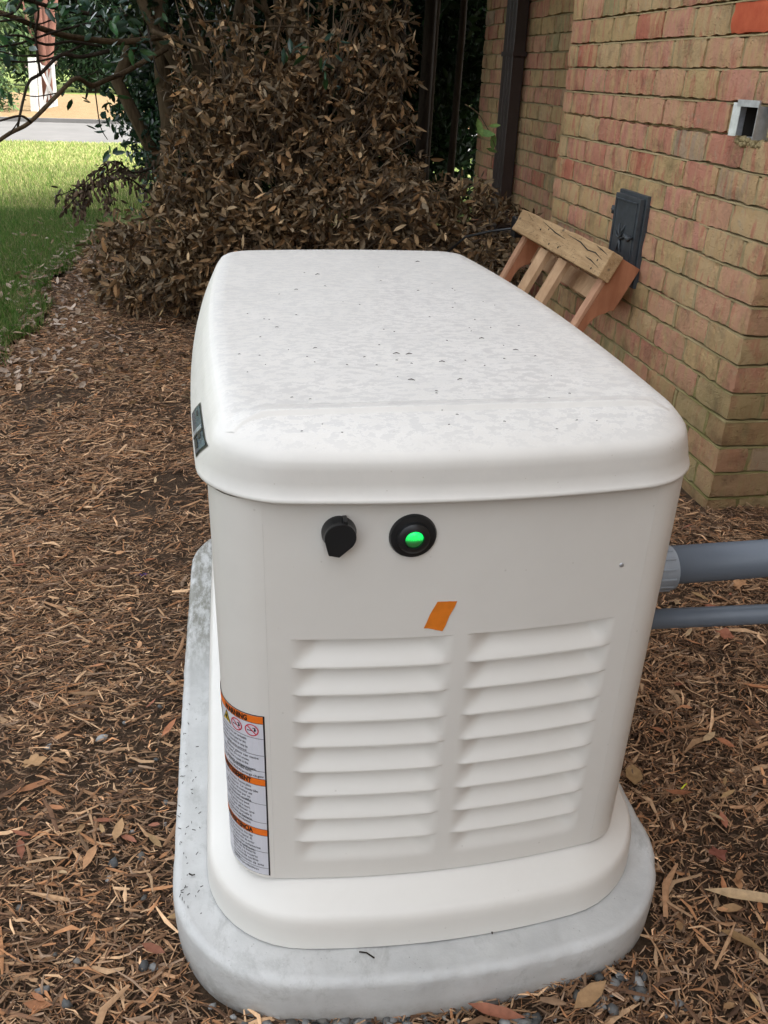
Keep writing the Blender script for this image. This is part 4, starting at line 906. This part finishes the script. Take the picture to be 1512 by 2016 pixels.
tr = [([(x, y, 0), (x+.03, y, 1.5), (x+dx, y, 4)], r, r*.7) for x, y, dx, r in [(.75, 5.6, .1, .05), (.95, 5.9, -.05, .055), (1.12, 5.7, .05, .05), (1.35, 6.6, .1, .04), (1.42, 6.0, .0, .03)]]
tree('screen_tree', 'many-trunked dark tree between the dead shrub and the house', 'tree', (1.0, 6.0, 0), tr,
     [((1.2, 8.2, .9), (1.5, .8, 1.5), 330, 55, .15, .09, PDG), ((1.7, 6.6, 3.3), (1.3, 1.5, 1.0), 230, 36, .2, .10, PDG), ((1.7, 7.4, 1.6), (.9, .7, .9), 130, 44, .14, .09, PDG), ((1.1, 9.6, 1.0), (1.9, .7, 1.6), 200, 40, .2, .12, PDG)], m_far, m_barkd)
# beyond the driveway
tree('roadside_shrub', 'dense green shrub left of the white gate', 'shrub', (-6.6, 23.5, 0), [([(-6.6, 23.6, 0), (-6.6, 23.6, 1.5)], .1, .05)], [((-6.6, 23.8, .8), (1.35, .9, 1.0), 240, 30, .22, .13, PMG), ((-6.9, 24.5, 2.2), (1.7, 1.2, 1.5), 200, 26, .3, .16, PMG)], m_far, m_barkd)
tree('dark_conifer', 'dark conifer behind the pine straw bed', 'tree', (-5.6, 41, 0), [([(-5.6, 41, 0), (-5.6, 41, 5)], .3, .15)], [((-5.6, 41, 2.6), (1.3, 1.3, 2.6), 260, 30, .32, .22, PDG), ((-6.1, 42, 5), (2.6, 1.6, 2.6), 200, 28, .5, .3, PDG)], m_far, m_barkd)
tree('olive_tree', 'yellow-green tree right of the dark conifer', 'tree', (-3.6, 42, 0), [([(-3.6, 42, 0), (-3.6, 42, 3)], .25, .12)], [((-3.7, 42, 2.3), (1.5, 1.2, 2.0), 220, 40, .3, .2, POL), ((-2.5, 44, 4.5), (3, 1.5, 3), 200, 30, .5, .3, PMG)], m_far, m_barkd)
bs = []
for i in range(16):
    x = -26+i*3.4+rng.uniform(-.6, .6); y = 52+rng.uniform(-3, 5); h = rng.uniform(5, 8)
    tree('woodland_tree', 'tall green woodland tree in the row closing the far view', 'tree', (x, y, 0), [([(x, y, 0), (x+.2, y, h*.6)], .3, .15)], [((x, y, h*.5), (2.5, 1.8, h*.55), 130, 20, .6, .5, [PMG, PDG, PMG][i % 3]), ], m_far, m_barkd, 'row of woodland trees at the far edge')
for i, (x, y, h, lb) in enumerate([(-7, -13, 6.5, 'broad tree added behind and left of the camera to block low sky'), (-1.5, -14, 7, 'tall tree added straight behind the camera to block low sky'), (-9.5, -2.5, 8, 'unseen tree added west of the generator to block low sky'), (-10.5, 3.5, 8, 'unseen tree added north-west of the generator to block low sky')]):  # trees out of view, added to block low sky and darken the generator
    tree('sky_blocker_tree', lb, 'tree', (x, y, 0), [([(x, y, 0), (x+.2, y, h*.6)], .25, .12)], [((x, y, h*.5), (3.0, 2.0, h*.5), 150, 24, .55, .5, [PMG, PDG][i % 2])], m_far, m_barkd)
# reddish trunks by the gate
RT = thing('red_trunk_tree', 'tree with several reddish-brown trunks behind the white gate', 'tree', (-5.6, 26, 0))
for a, b2, r in [((92, 215), (72, -20), .16), ((96, 215), (84, -30), .13), ((82, 205), (108, -30), .13), ((86, 150), (50, 30), .07)]:
    p0, p1 = at(*a, 26.5), at(*b2, 26.5); mb = MB(); mb.tube([Vector((p0.x, 26.5, 0)), p0.lerp(p1, .4)+Vector((.05, 0, 0)), p1, p1+(p1-p0)*.8], [r, r*.9, r*.8, r*.6], 10); link('trunk', mb.me('trunk', True), m_barkr, RT)
v, f, c = leaf_arrays(*cloud((-6, 26.8, 6.0), (3.6, 2.2, 1.9), 300, 30, .4, .2, PMG)); link('crown', np_mesh('crown', v, f, c), m_far, RT)
# white gate with crossed braces
GY = 24.2; q = [at(*p, GY) for p in [(57, 112), (70, 112), (64, 222), (77, 224)]]
G = thing('white_gate', 'white open gate with crossed braces at the edge of the pine straw bed', 'gate', (q[2].x, GY, 0))
def gpart(name, poly, y0, th):
    mb = MB(); mb.prism([Vector((p.x, GY+y0, max(p.z, 0.0))) for p in (at(a, b2, GY) for a, b2 in poly)], (0, th, 0)); link(name, mb.me(name), m_white, G)
def gline(name, a, b2, w, y0, th=.03):
    p0, p1 = at(*a, GY), at(*b2, GY); d = (p1-p0).normalized(); sdv = Vector((-d.z, 0, d.x))*w/2; mb = MB()
    mb.prism([p0+sdv+Vector((0, y0, 0)), p1+sdv+Vector((0, y0, 0)), p1-sdv+Vector((0, y0, 0)), p0-sdv+Vector((0, y0, 0))], (0, th, 0)); link(name, mb.me(name), m_white, G)
gpart('post', [(56, 113), (70, 113), (75.5, 224), (63, 226)], -.10, .18)
gpart('stile', [(71, 126), (77, 128), (84, 214), (77, 217)], .10, .05); gpart('stile', [(98.5, 114), (104, 113), (112, 209), (105.5, 211)], .10, .05)
gpart('rail', [(84.2, 203), (105.3, 199.5), (105.4, 211), (84.2, 215)], .105, .04)
arc = [(70.5, 114), (75, 122), (80, 128), (86, 130), (92, 128), (96, 121), (98.3, 114), (98.8, 136), (92, 134), (86, 136), (80, 134), (77.5, 138), (71, 125)]
gpart('top_board', arc, .16, .03)
gline('brace', (78, 137), (106, 196), .065, .155); gline('brace', (99.5, 137), (84, 204), .065, .19); gline('brace', (88.5, 136), (94, 204), .04, .225)

# ------------------------------------------------------------------ overhanging branches, upper left
OB = thing('overhanging_branch', 'leafy branches hanging in from the upper left in front of the driveway', 'branch', tuple(at(300, 60, 4.2)))
BR = [([(330, 70), (250, 82), (180, 78), (120, 68), (70, 52), (30, 35), (-30, 15)], 4.4, 3.7, .016, .011), ([(330, 95), (250, 140), (215, 155), (180, 168), (150, 154), (118, 182), (60, 240), (20, 262), (-20, 290)], 4.4, 3.4, .013, .008), ([(215, 100), (160, 112), (120, 108), (80, 145), (58, 160), (45, 200), (35, 250)], 4.0, 3.6, .010, .005),
      ([(200, 30), (130, 20), (80, 8), (40, -5)], 4.0, 3.6, .010, .008), ([(160, 90), (110, 112), (60, 122), (0, 118)], 4.0, 3.7, .006, .003), ([(80, 150), (70, 70), (76, 20), (60, -10)], 3.7, 3.6, .006, .004), ([(60, 240), (40, 228), (0, 238)], 3.5, 3.4, .006, .004), ([(20, 262), (40, 230), (50, 170)], 3.5, 3.5, .003, .002),
      ([(187, 174), (190, 200), (198, 250), (212, 275)], 4.3, 4.3, .004, .002), ([(118, 182), (70, 190), (40, 184)], 3.8, 3.7, .003, .002), ([(250, 30), (180, 45), (110, 62), (40, 85), (-20, 95)], 4.3, 3.6, .006, .004), ([(150, 0), (155, 30), (190, 60), (230, 90)], 4.0, 4.3, .004, .003), ([(-10, 75), (40, 70), (90, 88), (140, 82), (200, 92)], 3.7, 4.1, .005, .007), ([(45, -5), (30, 22), (8, 30), (-10, 28)], 3.7, 3.6, .006, .004), ([(0, 42), (45, 38), (75, 48), (120, 30), (150, 12)], 3.6, 3.9, .004, .003), ([(115, 92), (95, 110), (70, 108), (40, 110), (-5, 100)], 3.9, 3.6, .004, .003), ([(240, 150), (212, 150), (190, 142), (180, 146), (150, 150)], 4.2, 4.0, .003, .002), ([(290, 50), (300, 100), (310, 140), (330, 165)], 4.3, 4.1, .006, .003)]
tips = []
for pts, Y0, Y1, r0, r1 in BR:
    _, w = branch_px(pts, Y0, Y1, r0, r1, OB, m_bark if r0 > .012 else m_barkd); tips.append(w)
# leaves along the upper branches (large, bluish green)
PBG = [(.035, .075, .055), (.03, .07, .04), (.05, .10, .075), (.03, .085, .03)]
Pp = []
for (px_, py_, sx_, sy_, n, Y) in [(275, 75, 20, 10, 9, 3.9), (150, 14, 45, 14, 38, 3.8), (215, 25, 35, 18, 34, 3.9), (20, 60, 25, 22, 16, 3.7), (20, 5, 25, 12, 16, 3.7), (235, 110, 16, 14, 12, 4.1), (570, 95, 18, 16, 9, 3.9), (640, 105, 22, 24, 14, 3.9), (655, 165, 20, 20, 8, 4.0), (212, 250, 12, 40, 14, 4.4), (12, 110, 14, 22, 12, 3.9), (3, 170, 10, 25, 8, 3.8)]:
    for i in range(n): Pp.append(at(px_+rng.normal(0, sx_), py_+rng.normal(0, sy_), Y+rng.normal(0, .12)))
P = np.array([list(p) for p in Pp]); n = len(P); D, N = frames(n, -.35, .5); L = rng.uniform(.045, .085, n); 
leaf_parts(OB, P, D, N, L, L*.4, m_green, PBG, min(n, 300))
# two pale new leaves by the downspout
LG = thing('green_sprig', 'fresh pale green leaves on a bare twig in front of the downspout', 'sprig', tuple(at(955, 260, 3.7)))
_, w = branch_px([(915, 205), (940, 222), (958, 250), (970, 275), (978, 300)], 3.7, 3.6, .003, .002, LG, m_bark, 'twig')
PLG = [(.16, .25, .07), (.13, .22, .07)]
P = np.array([list(at(*p, 3.62)) for p in [(936, 258), (940, 232), (962, 248), (957, 292), (972, 262)]]); D = np.array([[.9, -.1, -.2], [.25, -.2, -.9], [.9, -.1, .1], [.9, .1, -.2], [.1, 0, -1]]); D /= np.linalg.norm(D, axis=-1, keepdims=True)
N = np.array([[.1, -.8, .6]]*5); N -= D*np.sum(N*D, -1, keepdims=True); N /= np.linalg.norm(N, axis=-1, keepdims=True)
leaf_parts(LG, P, D, N, np.array([.10, .095, .06, .07, .08]), None, m_grass, PLG, 5, 'pale_leaf')

# ------------------------------------------------------------------ gravel, fallen leaves, scraps
def stones(n, xs_, ys_, smin, smax, pal, sink=.3):
    ico = [(-.53, 0, .85), (.53, 0, .85), (-.53, 0, -.85), (.53, 0, -.85), (0, .85, .53), (0, .85, -.53), (0, -.85, .53), (0, -.85, -.53), (.85, .53, 0), (-.85, .53, 0), (.85, -.53, 0), (-.85, -.53, 0)]
    fi = [(1, 4, 0), (4, 9, 0), (4, 5, 9), (8, 5, 4), (1, 8, 4), (1, 10, 8), (10, 3, 8), (8, 3, 5), (3, 2, 5), (3, 7, 2), (3, 10, 7), (10, 6, 7), (6, 11, 7), (6, 0, 11), (6, 1, 0), (10, 1, 6), (11, 0, 9), (2, 11, 9), (5, 2, 9), (11, 2, 7)]
    T = np.array(ico); s = rng.uniform(smin, smax, n); sc = rng.uniform(.55, 1.15, (n, 1, 3)); V = T[None]*sc*(1+rng.uniform(-.38, .34, (n, 12, 1)))*s[:, None, None]
    a = rng.uniform(0, 6.28, n); ca, sa = np.cos(a), np.sin(a); x = V[..., 0]*ca[:, None]-V[..., 1]*sa[:, None]; y = V[..., 0]*sa[:, None]+V[..., 1]*ca[:, None]; V = np.stack([x, y, V[..., 2]*.6], -1)
    V += np.stack([xs_, ys_, hgt(xs_, ys_)+s*sink+.005], -1)[:, None]; Fx = (np.arange(n)*12)[:, None, None]+np.array(fi)[None]
    return V.reshape(-1, 3), Fx.reshape(-1, 3), np.repeat(pick(pal, n, .25), 12, 0)
PST = [(.10, .103, .10), (.17, .172, .168), (.06, .062, .062), (.27, .27, .26), (.12, .113, .10)]
def pxs(lst): return [atz(a, b2, .05) for a, b2 in lst]
xs1, ys1 = [], []
for a in [(300, 1880), (330, 1905), (350, 1850), (260, 1520), (320, 1510), (215, 1460), (240, 1640), (220, 1700), (250, 1760), (280, 1790), (120, 1870), (150, 1900), (40, 1775), (105, 1505), (215, 1425), (320, 1370), (325, 1350), (270, 1660), (210, 1740), (110, 1930), (60, 1885), (430, 1975), (330, 1600), (295, 1680), (130, 2000), (300, 1500), (310, 1580)]:
    for _ in range(1): p = atz(a[0]+rng.normal(0, 14), a[1]+rng.normal(0, 14), .055); xs1.append(p.x); ys1.append(p.y)
n1 = len(xs1)
for _ in range(110): p = atz(rng.uniform(430, 1100), 2012-max(0, 1)*0+rng.uniform(-6, 40) - max(0, (0))*0, .05); xs1.append(p.x); ys1.append(p.y)
for t in np.linspace(0, 1, 22): p = atz(1150+t*120+rng.normal(0, 12), 1975-t*70+rng.normal(0, 18)+20, .05); xs1.append(p.x); ys1.append(p.y)
for a in [(1335, 1980), (1350, 1995), (1310, 2005), (1270, 1970)]: p = atz(*a, .05); xs1.append(p.x); ys1.append(p.y)
xs1, ys1 = np.array(xs1), np.array(ys1); v, f, c = stones(len(xs1), xs1, ys1, .004, .011, PST)
o = link('gravel', np_mesh('gravel', v, f, c), m_stone); tag(o, 'blue-grey gravel scattered round the foot of the concrete pad', 'gravel', kind='stuff')
# leaf litter along the lawn edge
n = 1500; y = rng.uniform(2.7, 6.8, n); x = edge_x(y)+np.abs(rng.normal(0, .26, n))-.10; x = np.where(rng.random(n) < .2, edge_x(y)-rng.random(n)*.55, x); P = np.stack([x, y, hgt(x, y)+.02+.035*(x < edge_x(y))], -1); D, N = frames(n, 0, .3); N[:, 2] = np.abs(N[:, 2])+.6; N -= D*np.sum(N*D, -1, keepdims=True); N /= np.linalg.norm(N, axis=-1, keepdims=True); L = rng.uniform(.03, .06, n)
v, f, c = leaf_arrays(P, D, N, L, L*.45, pick([(.3, .2, .13), (.38, .28, .2), (.22, .13, .08), (.34, .26, .2), (.42, .34, .27)], n), .5)
n = 1500; x = rng.uniform(-1.3, 1.15, n); y = rng.uniform(2.4, 5.2, n); P = np.stack([x, y, hgt(x, y)+.02], -1); D, N = frames(n, 0, .25); N[:, 2] += 1; N -= D*np.sum(N*D, -1, keepdims=True); N /= np.linalg.norm(N, axis=-1, keepdims=True); L = rng.uniform(.025, .05, n)
v2, f2, c2 = leaf_arrays(P, D, N, L, L*.4, pick(PDEAD, n), .4)
o = link('leaf_litter', np_mesh('leaf_litter', np.concatenate([v, v2]), np.concatenate([f, f2+len(v)]), np.concatenate([c, c2])), m_dead); tag(o, 'dry brown leaf litter along the lawn edge and under the shrub', 'leaf litter', kind='stuff')
# single fallen leaves on the near mulch: things
PO = [(.42, .19, .09), (.36, .15, .075), (.44, .24, .12), (.3, .12, .07)]; PT = [(.42, .27, .13), (.36, .22, .11), (.46, .32, .18)]
def big_leaf(L, asp, pal, lobed=False):
    if lobed:
        n = 26; pts = [];
        for i in range(n): a = 2*math.pi*i/n; r = (.42+.10*math.cos(5*a+.4*math.sin(2*a))+.05*math.sin(9*a+1)+.12*math.cos(a))*L; pts.append(Vector((L*.5+r*math.cos(a), r*math.sin(a)*.85, .10*L*math.sin(3*a)*.5+.12*L*abs(math.sin(a)))))
        vs = [Vector((L*.5, 0, 0))]+pts; fs = [(0, i+1, (i+1) % n+1) for i in range(n)]; V_ = np.array([list(v) for v in vs]); return np_mesh('fallen_leaf', V_, np.array(fs), np.repeat(pick(pal, 1, .1), len(vs), 0), True)
    v, f, c = leaf_arrays(np.zeros((1, 3)), np.array([[1., 0, 0]]), np.array([[0, 0, 1.]]), np.array([L]), np.array([L*asp]), pick(pal, 1, .15), .3); me = np_mesh('fallen_leaf', v, f, c); return me
def fallen(px_, py_, L, asp, az, label, group, pal, lobed=False, z=.055, tilt=.15):
    me = big_leaf(L, asp, pal, lobed); me.materials.append(m_dead); p = atz(px_, py_, z); h = float(hgt(p.x, p.y)); p = atz(px_, py_, h+.022)
    o = bpy.data.objects.new('fallen_leaf', me); COL.objects.link(o); o.location = p; o.rotation_euler = (rng.normal(0, tilt), rng.normal(0, tilt), az); tag(o, label, 'leaf', group)
LM = [(275, 1275, .030, .4, 1.7, 'small orange leaf crossing another on the mulch left of the pad'), (330, 1350, .05, .25, .9, 'long reddish leaf beside the left edge of the pad'), (318, 1450, .055, .25, 1.1, 'pinkish long leaf leaning at the left edge of the pad'), (100, 1490, .035, .35, -.4, 'orange leaf next to a small grey stone on the left'),
      (285, 1105, .045, .35, 1.0, 'orange leaf standing upright near the purple scrap'), (130, 1195, .05, .4, -.5, 'tan bark-like leaf left of the purple scrap'), (30, 1560, .07, .3, .5, 'long pinkish-brown leaf at the left edge of the picture'), (45, 1975, .04, .4, -.2, 'orange leaf near the bottom left corner'), (225, 1090, .025, .6, .2, 'small pale orange leaf above the purple scrap'),
      (1385, 1750, .13, .16, -.45, 'long curved mustard-yellow pod leaf right of the pad'), (1330, 1660, .0, 0, 0, ''), (1415, 1830, .07, .35, -.4, 'golden oval leaf below the yellow pod leaf'), (1250, 1545, .06, .55, 1.2, 'broad brown leaf at the right edge of the pad'), (1310, 1555, .06, .25, -1.0, 'red-brown long leaf beside the broad brown leaf'),
      (1330, 1350, .045, .5, .6, 'red leaf close to the right side of the generator'), (1460, 1345, .07, .25, -.6, 'orange curled leaf below the small conduit'), (1480, 1475, .05, .25, .1, 'thin orange leaf at the right edge of the picture'), (920, 1975, .08, .25, -.5, 'rust-red curled leaf in the gravel in front of the pad'), (1190, 975+10, .0, 0, 0, ''), (1360, 1165, .05, .3, -.6, 'tan strip leaf between the two conduits'), (1330, 1190, .045, .35, .9, 'golden leaf just behind the small conduit'), (1385, 1190, .045, .5, -.8, 'rust leaf between the conduits near the golden leaf')]
for a in LM:
    if a[2] > 0: fallen(*a[:5], a[5], None, PO if any(w in a[5] for w in ('orange', 'red', 'rust', 'pink')) else PT)
fallen(1445, 1160, .045, 1, .5, 'red-brown lobed oak leaf between the two conduits', None, PO, True); fallen(1425, 1700, .035, 1, 1.5, 'dark red oak leaf right of the pad', None, [(.25, .09, .06)], True); fallen(1450, 1260, .045, 1, 2.5, 'curled rust oak leaf just under the small conduit', None, PO, True); fallen(40, 1510, .04, 1, .4, 'faded tan lobed leaf on the far left mulch', None, PT, True); fallen(1130, 1985, .06, .45, .4, 'broad tan leaf on the gravel before the pad', None, PT); fallen(1390, 1165, .0001, 1, 0, 'pale mauve oval leaf between the two conduits', None, PT) if False else None
for i in range(70):
    s = rng.random()
    px_, py_ = (rng.uniform(0, 330), rng.uniform(700, 2000)) if s < .5 else (rng.uniform(1300, 1500), rng.uniform(1020, 2000))
    fallen(px_, py_, rng.uniform(.02, .045), rng.uniform(.22, .45), rng.uniform(0, 6), 'small orange-brown fallen leaf lying loose on the bark mulch', 'small fallen leaves scattered on the mulch', PO+PT)
PS = thing('purple_scrap', 'small crumpled purple scrap on the mulch left of the pad', 'scrap', tuple(atz(278, 1135, .05)))
v, f, c = stones(5, np.array([PS.location.x+d for d in (-.009, -.003, .003, .008, .012)]), np.array([PS.location.y+d for d in (0, .004, -.003, .003, -.001)]), .004, .008, [(.09, .035, .15), (.06, .03, .1)]); link('paper_lump', np_mesh('paper_lump', v, f, c), m_stone, PS)
p = atz(1345, 1555, .05); c = MB(); h = float(hgt(p.x, p.y))+.022; c.tube([(p.x-.008, p.y-.005, h), (p.x, p.y, h+.002), (p.x+.008, p.y+.006, h)], .0012, 6); o = link('yellow_straw', c.me('yellow_straw', True), flat('yellow_plastic', (.75, .8, .05))); top(o, (p.x, p.y, h)); tag(o, 'tiny bright yellow plastic piece on the right mulch', 'plastic piece')
# debris specks lying on the lid
sp_ = [(625, 541, 1), (822, 516, 1.1), (583, 571, .7), (780, 697, 1), (805, 698, 1), (810, 749, .9), (905, 748, .8), (948, 667, .8), (1015, 690, .8), (870, 713, .8), (620, 686, .6), (545, 645, .5), (823, 573, .5), (640, 564, .5)] + [(rng.uniform(470, 1180), rng.uniform(520, 860), rng.uniform(.12, .35)) for _ in range(80)]
db = MB()
bvl = BVHTree.FromPolygons([v for v in l.v], [f for f in l.f])
for px_, py_, s in sp_:
    if px_ > 900+(py_-500)*1.05: continue
    h = bvl.ray_cast(Vector((CX, CY, CZ)), ray(px_, py_).normalized())
    if not h[0] or h[1].z*1 > 2: continue
    if abs(h[1].z) < .9: continue
    p = h[0]+Vector((0, 0, .0008)); a = rng.uniform(-.6, .6); Ls = .0048*s; db.tube([p-Vector((math.cos(a), math.sin(a), 0))*Ls, p+Vector((0, 0, .0012*s)), p+Vector((math.cos(a), math.sin(a), 0))*Ls], [.0003, .0007*max(s, .5), .0003], 5)
o = link('lid_debris', db.me('lid_debris'), m_barkd); tag(o, 'specks of leaf debris scattered over the generator lid', 'debris', kind='stuff')
db = MB(); 
for a in [((707, 1874), (722, 1876), (737, 1886)), ((372, 1720), (378, 1723), (384, 1722)), ((967, 1829), (968, 1832), (969, 1838))]: db.tube([atz(*p, .1325) for p in a], .0011, 5)
for _ in range(50): p = atz(rng.uniform(352, 395), rng.uniform(1380, 1800), .1325); a = rng.uniform(0, 3); db.tube([p, p+Vector((math.cos(a), math.sin(a), 0))*rng.uniform(.002, .006)], .0005, 4)
o = link('pad_debris', db.me('pad_debris'), m_barkd); tag(o, 'dark bits of bark and grass lying on the concrete pad', 'debris', kind='stuff')
